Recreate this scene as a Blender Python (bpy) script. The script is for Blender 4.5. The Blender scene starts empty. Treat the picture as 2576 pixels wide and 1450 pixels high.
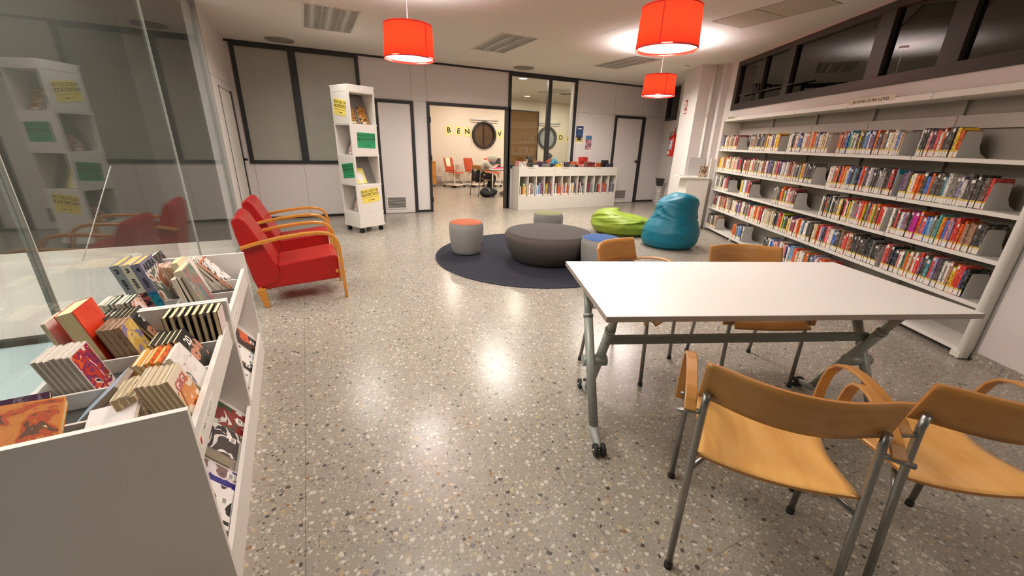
import bpy, bmesh, math, random
from mathutils import Matrix, Vector
random.seed(11)
SC = bpy.context.scene
COL = SC.collection
PI = math.pi
def R(a): return math.radians(a)

# ---------------------------------------------------------------- camera
def _rz(a): return Matrix.Rotation(a, 4, 'Z')
cam_d = bpy.data.cameras.new('camera'); cam = bpy.data.objects.new('camera', cam_d); COL.objects.link(cam)
cam_d.sensor_width = 36.0; cam_d.sensor_fit = 'HORIZONTAL'; cam_d.lens = 36.0*1002.93/2576.0
cam_d.clip_start = 0.02; cam_d.clip_end = 200
PITCH, ROLL, YAW = R(20.1598), R(1.7318), R(-26.621)
cam.matrix_world = Matrix.Translation((0, 0, 1.4)) @ Matrix.Rotation(YAW, 4, 'Z') @ Matrix.Rotation(PI/2-PITCH, 4, 'X') @ Matrix.Rotation(ROLL, 4, 'Z')
SC.camera = cam
# ---------------------------------------------------------------- world, view
w = bpy.data.worlds.new('night'); SC.world = w; w.use_nodes = True
w.node_tree.nodes['Background'].inputs[0].default_value = (0.5, 0.52, 0.6, 1)
w.node_tree.nodes['Background'].inputs[1].default_value = 0.03
SC.view_settings.view_transform = 'Standard'; SC.view_settings.look = 'None'
SC.view_settings.exposure = 0.2; SC.view_settings.gamma = 1.0; SC.view_settings.use_curve_mapping = False
SC.cycles.use_denoising = True
SC.cycles.max_bounces = 10; SC.cycles.diffuse_bounces = 5; SC.cycles.glossy_bounces = 5
SC.cycles.transparent_max_bounces = 24; SC.cycles.transmission_bounces = 6
SC.cycles.sample_clamp_indirect = 6.0; SC.cycles.caustics_reflective = False; SC.cycles.caustics_refractive = False

# light of the ceiling fittings of the rooms (fittings in view are built further down), plus added fill lights
CEIL = 2.73
def area(name, loc, sx, sy, power, color=(1, .92, .82), rot=(0, 0, 0)):
    l = bpy.data.lights.new(name, 'AREA'); l.shape = 'RECTANGLE'; l.size = sx; l.size_y = sy; l.energy = power; l.color = color
    o = bpy.data.objects.new(name, l); COL.objects.link(o); o.location = loc; o.rotation_euler = rot
    return o
def sph(name, loc, r, power, color):
    l = bpy.data.lights.new(name, 'POINT'); l.shadow_soft_size = r; l.energy = power; l.color = color
    o = bpy.data.objects.new(name, l); COL.objects.link(o); o.location = loc
    return o
WARM = (1.0, .90, .80)
COOL = (.93, .95, 1.0)
FILL_PANELS = [(1.6, -1.6), (4.6, -1.2), (0.35, 2.05)]      # fill panels added out of view to light the near end
for (x, y), pw in zip(FILL_PANELS, (20, 28, 40)): area('ceiling_fill_light', (x, y, CEIL-.03), .55, 1.1, pw, WARM)
INNER_DOWN = [(4.55, 8.84), (6.34, 11.99), (4.55, 11.99), (6.34, 8.84), (3.3, 10.4), (5.4, 10.4), (8.2, 10.4), (8.2, 12.0)]
for (x, y) in INNER_DOWN: area('downlight_lamp', (x, y, CEIL-.02), .16, .16, 26, (1, .87, .74))
PENDANTS = [(0.93, 4.02), (2.45, 2.5), (4.55, 4.68)]
for (x, y), pw in zip(PENDANTS, (12, 20, 18)):
    sph('pendant_bulb_light', (x, y, 2.20), .06, 94, COOL)
    area('pendant_down_light', (x, y, 2.066), .36, .36, pw, (1, .95, .90))
for (x, y), pw in zip([(.465, 6.09), (2.765, 6.07), (5.135, 6.14)], (20, 56, 60)):            # the three louvre luminaires
    l = area('luminaire_light', (x, y, CEIL-.01), .5, 1.05, pw, (1, .93, .85)); l.data.spread = R(150)
for (x, y) in [(-3.0, 2.4), (-3.0, 4.9)]: area('court_fill_light', (x, y, CEIL-.05), 2.2, 2.2, 150, (1, .97, .92))  # fill light added over the court to brighten its floor

# ---------------------------------------------------------------- materials
def lin(c):
    return tuple(((v/255)/12.92 if v/255 <= .04045 else ((v/255+.055)/1.055)**2.4) for v in c)
_M = {}
def mat(name, rgb=(200,200,200), rough=.5, metal=0, spec=.5, noise=0, nscale=30, bump=0, bscale=200, coat=0, var=0, sheen=0, alpha=None):
    if name in _M: return _M[name]
    m = bpy.data.materials.new(name); m.use_nodes = True; nt = m.node_tree; b = nt.nodes['Principled BSDF']
    c = lin(rgb); b.inputs['Base Color'].default_value = (*c, 1); b.inputs['Roughness'].default_value = rough
    b.inputs['Metallic'].default_value = metal; b.inputs['Specular IOR Level'].default_value = spec
    if coat: b.inputs['Coat Weight'].default_value = coat; b.inputs['Coat Roughness'].default_value = .12
    if sheen: b.inputs['Sheen Weight'].default_value = sheen
    tc = nt.nodes.new('ShaderNodeTexCoord')
    if noise or var:
        n = nt.nodes.new('ShaderNodeTexNoise'); n.inputs['Scale'].default_value = nscale; n.inputs['Detail'].default_value = 4
        nt.links.new(tc.outputs['Object'], n.inputs['Vector'])
        mr = nt.nodes.new('ShaderNodeMapRange'); mr.inputs[1].default_value = .3; mr.inputs[2].default_value = .7
        mr.inputs[3].default_value = 1-noise; mr.inputs[4].default_value = 1+noise
        nt.links.new(n.outputs['Fac'], mr.inputs[0])
        hs = nt.nodes.new('ShaderNodeHueSaturation'); hs.inputs['Color'].default_value = (*c, 1)
        if var:
            oi = nt.nodes.new('ShaderNodeObjectInfo'); m2 = nt.nodes.new('ShaderNodeMapRange')
            m2.inputs[3].default_value = 1-var; m2.inputs[4].default_value = 1+var
            nt.links.new(oi.outputs['Random'], m2.inputs[0]); mu = nt.nodes.new('ShaderNodeMath'); mu.operation = 'MULTIPLY'
            nt.links.new(m2.outputs[0], mu.inputs[0]); nt.links.new(mr.outputs[0], mu.inputs[1]); nt.links.new(mu.outputs[0], hs.inputs['Value'])
        else: nt.links.new(mr.outputs[0], hs.inputs['Value'])
        nt.links.new(hs.outputs[0], b.inputs['Base Color'])
    if bump:
        n2 = nt.nodes.new('ShaderNodeTexNoise'); n2.inputs['Scale'].default_value = bscale; nt.links.new(tc.outputs['Object'], n2.inputs['Vector'])
        bp = nt.nodes.new('ShaderNodeBump'); bp.inputs['Strength'].default_value = bump; bp.inputs['Distance'].default_value = .003
        nt.links.new(n2.outputs['Fac'], bp.inputs['Height']); nt.links.new(bp.outputs[0], b.inputs['Normal'])
    _M[name] = m; return m
def emis(name, rgb, strength):
    if name in _M: return _M[name]
    m = mat(name, (230,230,230), .5); b = m.node_tree.nodes['Principled BSDF']
    b.inputs['Emission Color'].default_value = (*lin(rgb), 1); b.inputs['Emission Strength'].default_value = strength
    return m
def glass(name, tint=(235,245,240), gloss=.0, extra=0.0, k=.96):
    """pane: see-through, with a mirror reflection that grows towards grazing angles"""
    if name in _M: return _M[name]
    m = bpy.data.materials.new(name); m.use_nodes = True; nt = m.node_tree
    for n in list(nt.nodes): nt.nodes.remove(n)
    out = nt.nodes.new('ShaderNodeOutputMaterial'); mx = nt.nodes.new('ShaderNodeMixShader')
    tr = nt.nodes.new('ShaderNodeBsdfTransparent'); tr.inputs[0].default_value = (*lin(tint), 1)
    gl = nt.nodes.new('ShaderNodeBsdfGlossy'); gl.inputs['Roughness'].default_value = gloss
    lw = nt.nodes.new('ShaderNodeLayerWeight'); lw.inputs[0].default_value = .5
    p = nt.nodes.new('ShaderNodeMath'); p.operation = 'POWER'; p.inputs[1].default_value = 5
    q = nt.nodes.new('ShaderNodeMath'); q.operation = 'MULTIPLY_ADD'; q.inputs[1].default_value = k; q.inputs[2].default_value = .04+extra
    nt.links.new(lw.outputs['Facing'], p.inputs[0]); nt.links.new(p.outputs[0], q.inputs[0]); nt.links.new(q.outputs[0], mx.inputs[0])
    nt.links.new(tr.outputs[0], mx.inputs[1]); nt.links.new(gl.outputs[0], mx.inputs[2]); nt.links.new(mx.outputs[0], out.inputs[0])
    _M[name] = m; return m
def terrazzo():
    m = bpy.data.materials.new('terrazzo'); m.use_nodes = True; nt = m.node_tree; L = nt.links.new; b = nt.nodes['Principled BSDF']
    N = nt.nodes.new; tc = N('ShaderNodeTexCoord')
    nz = N('ShaderNodeTexNoise'); nz.inputs['Scale'].default_value = 30; nz.inputs['Detail'].default_value = 2; L(tc.outputs['Object'], nz.inputs['Vector'])
    ad = N('ShaderNodeVectorMath'); ad.operation = 'MULTIPLY_ADD'; ad.inputs[1].default_value = (.02, .02, 0); L(nz.outputs['Color'], ad.inputs[0]); L(tc.outputs['Object'], ad.inputs[2])
    cur = None
    base = N('ShaderNodeMix'); base.data_type = 'RGBA'; base.inputs[6].default_value = (*lin((136,128,117)), 1); base.inputs[7].default_value = (*lin((160,152,140)), 1)
    nb = N('ShaderNodeTexNoise'); nb.inputs['Scale'].default_value = 120; nb.inputs['Detail'].default_value = 3; L(tc.outputs['Object'], nb.inputs['Vector']); L(nb.outputs['Fac'], base.inputs[0])
    cur = base.outputs[2]
    for sc, th, stops in ((92, .40, [(0,(101,94,86)),(.14,(176,168,154)),(.5,(155,141,120)),(.62,(189,180,167)),(.84,(124,120,115))]),
                          (42, .37, [(0,(79,75,70)),(.09,(184,176,162)),(.35,(169,150,120)),(.45,(197,189,177)),(.72,(115,111,108)),(.85,(180,163,133)),(.96,(135,106,76))])):
        v = N('ShaderNodeTexVoronoi'); v.inputs['Scale'].default_value = sc; v.inputs['Randomness'].default_value = .95; L(ad.outputs[0], v.inputs['Vector'])
        sep = N('ShaderNodeSeparateColor'); L(v.outputs['Color'], sep.inputs[0])
        # chip size differs from cell to cell
        sz = N('ShaderNodeMapRange'); sz.inputs[3].default_value = th*.35; sz.inputs[4].default_value = th*1.15; L(sep.outputs[1], sz.inputs[0])
        lt = N('ShaderNodeMath'); lt.operation = 'LESS_THAN'; L(v.outputs['Distance'], lt.inputs[0]); L(sz.outputs[0], lt.inputs[1])
        cr = N('ShaderNodeValToRGB'); cr.color_ramp.interpolation = 'CONSTANT'
        while len(cr.color_ramp.elements) > 1: cr.color_ramp.elements.remove(cr.color_ramp.elements[-1])
        for i, (p, c) in enumerate(stops):
            e = cr.color_ramp.elements[0] if i == 0 else cr.color_ramp.elements.new(p)
            e.position = p; e.color = (*lin(c), 1)
        L(sep.outputs[0], cr.inputs[0])
        mx = N('ShaderNodeMix'); mx.data_type = 'RGBA'; L(lt.outputs[0], mx.inputs[0]); L(cur, mx.inputs[6]); L(cr.outputs[0], mx.inputs[7]); cur = mx.outputs[2]
    # thin joints every 1.02 m
    sp = N('ShaderNodeSeparateXYZ'); L(tc.outputs['Object'], sp.inputs[0]); outs = []
    for ax, off in ((0, .185), (1, -.58)):
        a = N('ShaderNodeMath'); a.operation = 'ADD'; a.inputs[1].default_value = off+102; L(sp.outputs[ax], a.inputs[0])
        f = N('ShaderNodeMath'); f.operation = 'FLOORED_MODULO'; f.inputs[1].default_value = 1.02; L(a.outputs[0], f.inputs[0])
        l = N('ShaderNodeMath'); l.operation = 'LESS_THAN'; l.inputs[1].default_value = .0032; L(f.outputs[0], l.inputs[0]); outs.append(l)
    mm = N('ShaderNodeMath'); mm.operation = 'MAXIMUM'; L(outs[0].outputs[0], mm.inputs[0]); L(outs[1].outputs[0], mm.inputs[1])
    mj = N('ShaderNodeMath'); mj.operation = 'MULTIPLY'; mj.inputs[1].default_value = .45; L(mm.outputs[0], mj.inputs[0])
    mx = N('ShaderNodeMix'); mx.data_type = 'RGBA'; L(mj.outputs[0], mx.inputs[0]); L(cur, mx.inputs[6]); mx.inputs[7].default_value = (*lin((63,55,47)), 1)
    L(mx.outputs[2], b.inputs['Base Color'])
    b.inputs['Roughness'].default_value = .24; b.inputs['Specular IOR Level'].default_value = .45
    bn = N('ShaderNodeTexNoise'); bn.inputs['Scale'].default_value = 3.2; bn.inputs['Detail'].default_value = 2; L(tc.outputs['Object'], bn.inputs['Vector'])
    bp = N('ShaderNodeBump'); bp.inputs['Strength'].default_value = .25; bp.inputs['Distance'].default_value = .004; L(bn.outputs['Fac'], bp.inputs['Height']); L(bp.outputs[0], b.inputs['Normal'])
    return m
def wood(name, rgb, dark, rough=.3, scale=(2, 30, 30), axis_rot=(0,0,0)):
    if name in _M: return _M[name]
    m = bpy.data.materials.new(name); m.use_nodes = True; nt = m.node_tree; L = nt.links.new; b = nt.nodes['Principled BSDF']; N = nt.nodes.new
    tc = N('ShaderNodeTexCoord'); mp = N('ShaderNodeMapping'); mp.inputs['Scale'].default_value = scale; mp.inputs['Rotation'].default_value = axis_rot; L(tc.outputs['Object'], mp.inputs[0])
    n = N('ShaderNodeTexNoise'); n.inputs['Scale'].default_value = 1.6; n.inputs['Detail'].default_value = 5; n.inputs['Distortion'].default_value = .7; L(mp.outputs[0], n.inputs['Vector'])
    cr = N('ShaderNodeValToRGB'); cr.color_ramp.elements[0].position = .3; cr.color_ramp.elements[1].position = .7
    cr.color_ramp.elements[0].color = (*lin(dark), 1); cr.color_ramp.elements[1].color = (*lin(rgb), 1)
    L(n.outputs['Fac'], cr.inputs[0]); L(cr.outputs[0], b.inputs['Base Color']); b.inputs['Roughness'].default_value = rough
    b.inputs['Coat Weight'].default_value = .35; b.inputs['Coat Roughness'].default_value = .18
    _M[name] = m; return m
def printed(name, cols, scale=14, rough=.35, seed=0.0):
    """printed artwork: hard-edged blotches of the listed inks"""
    if name in _M: return _M[name]
    m = bpy.data.materials.new(name); m.use_nodes = True; nt = m.node_tree; L = nt.links.new; b = nt.nodes['Principled BSDF']; N = nt.nodes.new
    tc = N('ShaderNodeTexCoord'); mp = N('ShaderNodeMapping'); mp.inputs['Location'].default_value = (seed*3.1, seed*1.7, seed*2.3); L(tc.outputs['Object'], mp.inputs[0])
    n = N('ShaderNodeTexNoise'); n.inputs['Scale'].default_value = scale; n.inputs['Detail'].default_value = 3.5; n.inputs['Distortion'].default_value = 1.2; L(mp.outputs[0], n.inputs['Vector'])
    cr = N('ShaderNodeValToRGB'); cr.color_ramp.interpolation = 'CONSTANT'
    while len(cr.color_ramp.elements) > 1: cr.color_ramp.elements.remove(cr.color_ramp.elements[-1])
    k = len(cols)
    for i, c in enumerate(cols):
        p = 0 if i == 0 else .34 + .32*(i-1)/max(1, k-2) if k > 2 else .5
        e = cr.color_ramp.elements[0] if i == 0 else cr.color_ramp.elements.new(p)
        e.position = p; e.color = (*lin(c), 1)
    L(n.outputs['Fac'], cr.inputs[0]); L(cr.outputs[0], b.inputs['Base Color']); b.inputs['Roughness'].default_value = rough
    _M[name] = m; return m

# ---------------------------------------------------------------- mesh helpers
class MB:
    def __init__(s): s.v = []; s.f = []; s.m = []; s.sm = []
    def add(s, vs, fs, mi=0, smooth=False, T=None):
        o = len(s.v)
        s.v += [tuple(T @ Vector(p)) if T is not None else tuple(p) for p in vs]
        for f in fs: s.f.append(tuple(i+o for i in f)); s.m.append(mi); s.sm.append(smooth)
        return s
    def box(s, x0, x1, y0, y1, z0, z1, mi=0, T=None):
        vs = [(x0,y0,z0),(x1,y0,z0),(x1,y1,z0),(x0,y1,z0),(x0,y0,z1),(x1,y0,z1),(x1,y1,z1),(x0,y1,z1)]
        return s.add(vs, [(0,3,2,1),(4,5,6,7),(0,1,5,4),(1,2,6,5),(2,3,7,6),(3,0,4,7)], mi, False, T)
    def tube(s, pts, r, n=12, mi=0, cap=True, T=None, squash=None):
        """swept round (or flattened) bar through pts; r a number or one per point; squash=(a,b) half sizes of a rectangular strip"""
        pts = [Vector(p) for p in pts]; k = len(pts)
        rs = r if isinstance(r, (list, tuple)) else [r]*k
        vs = []; up = None
        for i, p in enumerate(pts):
            t = (pts[min(i+1,k-1)]-pts[max(i-1,0)]).normalized()
            if up is None:
                a = Vector((0,0,1)) if abs(t.z) < .9 else Vector((0,1,0))
                up = (a - t*a.dot(t)).normalized()
            else: up = (up - t*up.dot(t)).normalized()
            sd = t.cross(up)
            for j in range(n):
                a = 2*PI*j/n; vs.append(p + (up*math.cos(a)+sd*math.sin(a))*rs[i])
        fs = [(i*n+j, i*n+(j+1)%n, (i+1)*n+(j+1)%n, (i+1)*n+j) for i in range(k-1) for j in range(n)]
        if cap: fs += [tuple(range(n))[::-1], tuple((k-1)*n+j for j in range(n))]
        o = len(s.f); s.add(vs, fs, mi, True, T)
        if cap: s.sm[-1] = s.sm[-2] = False
        return s
    def strip(s, pts, side, w, th, mi=0, T=None, ws=None):
        """flat band: pts centre line, side = width direction, w width, th thickness"""
        pts = [Vector(p) for p in pts]; k = len(pts); sd = Vector(side).normalized(); vs = []
        for i, p in enumerate(pts):
            t = (pts[min(i+1,k-1)]-pts[max(i-1,0)]).normalized(); nn = t.cross(sd).normalized(); ww = ws[i] if ws else w
            for a, b in ((-1,-1),(1,-1),(1,1),(-1,1)): vs.append(p+sd*(a*ww/2)+nn*(b*th/2))
        for i in range(k-1):
            o = i*4
            for j in range(4): s.add([], [], 0)
        fs = [(i*4+j, i*4+(j+1)%4, (i+1)*4+(j+1)%4, (i+1)*4+j) for i in range(k-1) for j in range(4)]
        fs += [(3,2,1,0), tuple((k-1)*4+j for j in range(4))]
        return s.add(vs, fs, mi, False, T)
    def lathe(s, prof, n=32, mi=0, T=None, smooth=True, mis=None):
        """prof [(r,z)...] bottom to top, closed where r==0"""
        vs = []; k = len(prof)
        for (r, z) in prof:
            for j in range(n): a = 2*PI*j/n; vs.append((r*math.cos(a), r*math.sin(a), z))
        for i in range(k-1):
            pass
        fs = [(i*n+j, i*n+(j+1)%n, (i+1)*n+(j+1)%n, (i+1)*n+j) for i in range(k-1) for j in range(n)]
        o = len(s.f); s.add(vs, fs, mi, smooth, T)
        if mis:
            for i in range(k-1):
                for j in range(n): s.m[o+i*n+j] = mis[i]
        s.add([v for v in vs[:n]], [tuple(range(n))[::-1]], mi, False, T)
        s.add([v for v in vs[-n:]], [tuple(range(n))], mis[-1] if mis else mi, False, T)
        return s
    def prism(s, poly, a, b, axis='y', mi=0, T=None):
        """polygon in the plane across axis, extruded from a to b; poly points (u,v): axis y -> (x,z), x -> (y,z), z -> (x,y)"""
        def P(u, v, t): return {'y': (u, t, v), 'x': (t, u, v), 'z': (u, v, t)}[axis]
        k = len(poly); vs = [P(u, v, a) for u, v in poly]+[P(u, v, b) for u, v in poly]
        fs = [tuple(range(k)), tuple(range(2*k-1, k-1, -1))]+[(i, i+k, (i+1)%k+k, (i+1)%k) for i in range(k)]
        return s.add(vs, fs, mi, False, T)
    def grid(s, fn, nu, nv, mi=0, closed_u=False, T=None, smooth=True):
        vs = [fn(i/nu, j/nv) for i in range(nu+1) for j in range(nv+1)]
        fs = [(i*(nv+1)+j, (i+1)*(nv+1)+j, (i+1)*(nv+1)+j+1, i*(nv+1)+j+1) for i in range(nu) for j in range(nv)]
        return s.add(vs, fs, mi, smooth, T)
    def mesh(s, name, mats, fix=True):
        me = bpy.data.meshes.new(name); me.from_pydata(s.v, [], s.f)
        if not isinstance(mats, (list, tuple)): mats = [mats]
        for m in mats: me.materials.append(m)
        me.polygons.foreach_set('material_index', s.m); me.polygons.foreach_set('use_smooth', s.sm)
        if fix:
            bm = bmesh.new(); bm.from_mesh(me)
            bmesh.ops.remove_doubles(bm, verts=bm.verts, dist=1e-6); bmesh.ops.recalc_face_normals(bm, faces=bm.faces); bm.to_mesh(me); bm.free()
        me.update(); return me
    def build(s, name, mats, parent=None, bevel=0, loc=None, rot=None, sub=0, label=None):
        me = s.mesh(name, mats); o = bpy.data.objects.new(name, me); COL.objects.link(o)
        if parent: o.parent = parent
        if loc is not None: o.location = loc
        if rot is not None: o.rotation_euler = rot if isinstance(rot, (tuple, list)) else (0, 0, rot)
        if bevel:
            b = o.modifiers.new('bevel', 'BEVEL'); b.width = bevel; b.segments = 2; b.limit_method = 'ANGLE'; b.angle_limit = R(40)
        if sub:
            b = o.modifiers.new('sub', 'SUBSURF'); b.levels = sub; b.render_levels = sub
        if label: o['label'] = label
        return o
LABELS = {}
def tag(o, label, cat, group=None, kind=None):
    o['label'] = label; o['category'] = cat
    if group: o['group'] = group
    if kind: o['kind'] = kind
    if label in LABELS: print('DUPLICATE LABEL', label)
    LABELS[label] = o.name
    nw = len(label.split())
    if nw < 4 or nw > 16: print('LABEL LENGTH', nw, label)
    return o
def thing(name, label, cat, loc=(0,0,0), rot=0, group=None):
    o = bpy.data.objects.new(name, None); COL.objects.link(o); o.empty_display_size = .1
    o.location = loc; o.rotation_euler = rot if isinstance(rot, tuple) else (0, 0, rot)
    return tag(o, label, cat, group)
def struct(o):
    o['kind'] = 'structure'; return o
def copy_tree(o, parent=None):
    kids = [c for c in o.children]
    c = o.copy(); COL.objects.link(c)
    if parent: c.parent = parent
    for k in kids: copy_tree(k, c)
    return c
_T = {}
def text(s, size, m, parent, T, bold=0.0, ext=.0004, name='lettering', align='CENTER', spacing=1.0):
    """lettering laid as thin raised mesh; T places it (text runs along +X, reads up +Y, faces +Z)"""
    key = (s, bold, spacing, align)
    if key not in _T:
        cu = bpy.data.curves.new('t', 'FONT'); cu.body = s; cu.size = 1; cu.align_x = align; cu.align_y = 'CENTER'; cu.extrude = .01; cu.offset = bold; cu.space_character = spacing
        to = bpy.data.objects.new('t', cu); COL.objects.link(to); bpy.context.view_layer.update()
        me = bpy.data.meshes.new_from_object(to.evaluated_get(bpy.context.evaluated_depsgraph_get()))
        _T[key] = ([tuple(v.co) for v in me.vertices], [tuple(p.vertices) for p in me.polygons])
        bpy.data.objects.remove(to); bpy.data.curves.remove(cu)
    vs, fs = _T[key]; b = MB(); b.add([(x*size, y*size, z*ext/.01) for x, y, z in vs], fs, 0, False, T)
    return b.build(name, m, parent)
def arc(c, r, a0, a1, n, plane='yz'):
    out = []
    for i in range(n+1):
        a = R(a0+(a1-a0)*i/n); u = c[0]+r*math.cos(a); v = c[1]+r*math.sin(a); out.append((u, v))
    return out

M_white = mat('white_laminate', (226,221,214), .42)
M_wall = mat('white_wall_paint', (214,207,203), .7, bump=.12, bscale=350)
M_panel = mat('partition_panel', (218,212,210), .5)
M_ceil = mat('ceiling_plaster', (214,207,198), .85)
M_black = mat('black_aluminium', (38,38,40), .45)
M_bronze = mat('dark_bronze_aluminium', (42,34,30), .4)
M_steel = mat('brushed_steel_tube', (148,146,142), .32, metal=.85)
M_greyp = mat('grey_powder_coat', (142,146,138), .42, metal=.25)
M_rubber = mat('black_rubber', (28,27,27), .6)
M_chrome = mat('chrome', (200,200,200), .12, metal=1)
M_ink = mat('black_ink', (22,22,22), .6)
M_paper = mat('white_paper', (232,228,220), .7)
M_yellowp = mat('yellow_card', (238,216,98), .65)
M_greenp = mat('green_card', (34,150,92), .6)
# ================================================================ the setting
YB = 8.128; XL = -.904; NB = 3.235
TB = Matrix.Rotation(R(60.92), 4, 'Z')          # frame of the bookcase wall: x along it, y into the room is -3.235 and up
def WB(s, n, z=0): return tuple(TB @ Vector((s, -n, z)))
def cells(b, us, zs, holes, th, T=None, mi=0):
    """wall slab built from rectangles, leaving the holes open; local x,z with thickness 0..th in y"""
    us = sorted(set(us+[h[0] for h in holes]+[h[1] for h in holes])); zs = sorted(set(zs+[h[2] for h in holes]+[h[3] for h in holes]))
    for i in range(len(us)-1):
        for j in range(len(zs)-1):
            cu = (us[i]+us[i+1])/2; cz = (zs[j]+zs[j+1])/2
            if any(h[0] < cu < h[1] and h[2] < cz < h[3] for h in holes): continue
            b.box(us[i], us[i+1], 0, th, zs[j], zs[j+1], mi, T)
M_joint = mat('joint_shadow_gap', (112,106,102), .8)
M_terr = terrazzo()
b = MB(); b.box(-.95, 13, -4, 13.4, -.1, 0); struct(b.build('floor', M_terr))
# ceiling with recesses for the fittings
b = MB(); LUM = [(.18, .75, 5.53, 6.66), (2.49, 3.04, 5.50, 6.63), (4.86, 5.41, 5.58, 6.71)]
LUM2 = [(6.05, 6.60, 9.85, 10.98)]
HAT = (4.27, 4.80, 2.68, 3.74)
T = Matrix.Translation((0, 0, CEIL)) @ Matrix.Rotation(PI/2, 4, 'X')      # local x->X, z->Y(neg), y->Z
bb = MB(); cells(bb, [-6.2, 13], [-4, 13.4], LUM+LUM2+[HAT], .3)
b.add([(x, z, CEIL+y) for x, y, z in bb.v], bb.f)
for (x0, x1, y0, y1) in LUM+LUM2: b.box(x0, x1, y0, y1, CEIL+.1, CEIL+.12)
b.box(HAT[0], HAT[1], HAT[2], HAT[3], CEIL+.05, CEIL+.07, 1)
for (x0, x1, y0, y1) in [(.766,.770,4.2,5.53),(1.93,1.934,3.0,5.2),(1.90,1.904,5.46,6.7),(-.9,.18,5.53,5.533),(3.04,4.86,5.5,5.503),(3.6,3.603,1.2,5.5),(5.3,5.303,3.7,5.58)]:
    b.box(x0, x1, y0, y1, CEIL-.0015, CEIL, 2)
struct(b.build('ceiling', [M_ceil, M_black, mat('ceiling_joint_filler', (236,232,226), .8)]))

# ---- back partition
b = MB(); holes = [(-.80, .94, .98, 2.66), (2.20, 3.85, 0, 2.02), (3.93, 5.44, .92, 2.68)]
cells(b, [XL, 8.75], [0, CEIL], holes, .09, Matrix.Translation((0, YB, 0)))
def jv(x, z0, z1): b.box(x-.002, x+.002, YB-.0012, YB, z0, z1, 1)
def jh(z, x0, x1): b.box(x0, x1, YB-.0012, YB, z-.002, z+.002, 1)
for x, z0, z1 in [(-.80,.04,.95),(-.06,.04,.95),(.55,.04,.95),(1.00,2.06,2.69),(1.88,2.06,2.69),(2.16,2.06,2.69),(6.62,2.06,2.69),(7.49,2.06,2.69),(7.62,.05,2.06),(5.60,.05,2.06),(6.6,.05,2.06)]: jv(x, z0, z1)
jh(2.065, .98, 3.85); jh(2.065, 5.52, 8.7); jh(2.065, XL, -.84)
struct(b.build('wall_back', [M_panel, M_joint]))
def frame(name, x0, x1, z0, z1, bars, wdt=.05, y=YB, d=.03, m=None, parent=None):
    """rectangular black frame with upright bars at the given x"""
    b = MB(); b.box(x0, x1, y-d, y+.05, z1-wdt, z1); b.box(x0, x1, y-d, y+.05, z0, z0+wdt)
    b.box(x0, x0+wdt, y-d, y+.05, z0+wdt, z1-wdt); b.box(x1-wdt, x1, y-d, y+.05, z0+wdt, z1-wdt)
    for (a, c) in bars: b.box(a, c, y-d, y+.05, z0+wdt, z1-wdt)
    return b
M_frost = mat('frosted_glass', (160,161,148), .32, spec=.75, noise=.05, nscale=3)
f = frame('window_frame', -.85, .99, .935, 2.71, [(-.07, .04)], .055); wn = f.build('window_1', M_black, bevel=.003); struct(wn)
b = MB(); b.box(-.79, -.07, YB+.0, YB+.02, .99, 2.655); b.build('pane', M_frost, wn)
b = MB(); b.box(.04, .935, YB+.0, YB+.02, .99, 2.655); b.build('pane', M_frost, wn)
f = frame('', 3.86, 5.53, .87, 2.71, [(4.79, 4.875)], .06); w2 = f.build('window_2', M_black, bevel=.003); struct(w2)
M_gl = glass('clear_partition_glass', (242,246,242))
b = MB(); b.box(3.92, 4.79, YB+.01, YB+.018, .93, 2.65); b.build('pane', M_gl, w2)
b = MB(); b.box(4.875, 5.47, YB+.01, YB+.018, .93, 2.65); b.build('pane', M_gl, w2)
b = MB(); b.box(3.86, 3.93, YB-.03, YB+.09, 0, .87); b.box(5.46, 5.53, YB-.03, YB+.09, 0, .87); struct(b.build('trim_1', M_black, bevel=.003))
b = MB(); b.box(XL, 8.7, YB-.028, YB, 2.70, CEIL); struct(b.build('trim_2', M_black))
b = MB(); [b.box(x0, x1, YB-.012, YB, 0, .045) for x0, x1 in [(XL, 1.20), (1.90, 2.15), (5.53, 6.66), (7.6, 8.7)]]; struct(b.build('baseboard_back', M_black))
def grille(parent, x0, x1, z0, z1, y, label=None):
    b = MB(); w = .018; b.box(x0, x1, y-.012, y, z1-w, z1); b.box(x0, x1, y-.012, y, z0, z0+w); b.box(x0, x0+w, y-.012, y, z0+w, z1-w); b.box(x1-w, x1, y-.012, y, z0+w, z1-w)
    n = 9
    for i in range(n):
        z = z0+w+(z1-z0-2*w)*(i+.5)/n; T = Matrix.Translation((0, y-.005, z)) @ Matrix.Rotation(R(35), 4, 'X'); b.box(x0+w, x1-w, -.008, .008, -.001, .001, 1, T)
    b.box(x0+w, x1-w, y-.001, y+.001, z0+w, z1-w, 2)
    return b.build('vent_grille', [M_panel, mat('grille_slat', (168,163,156), .5), mat('grille_shadow', (96,92,86), .8)], parent, label=label)
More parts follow.
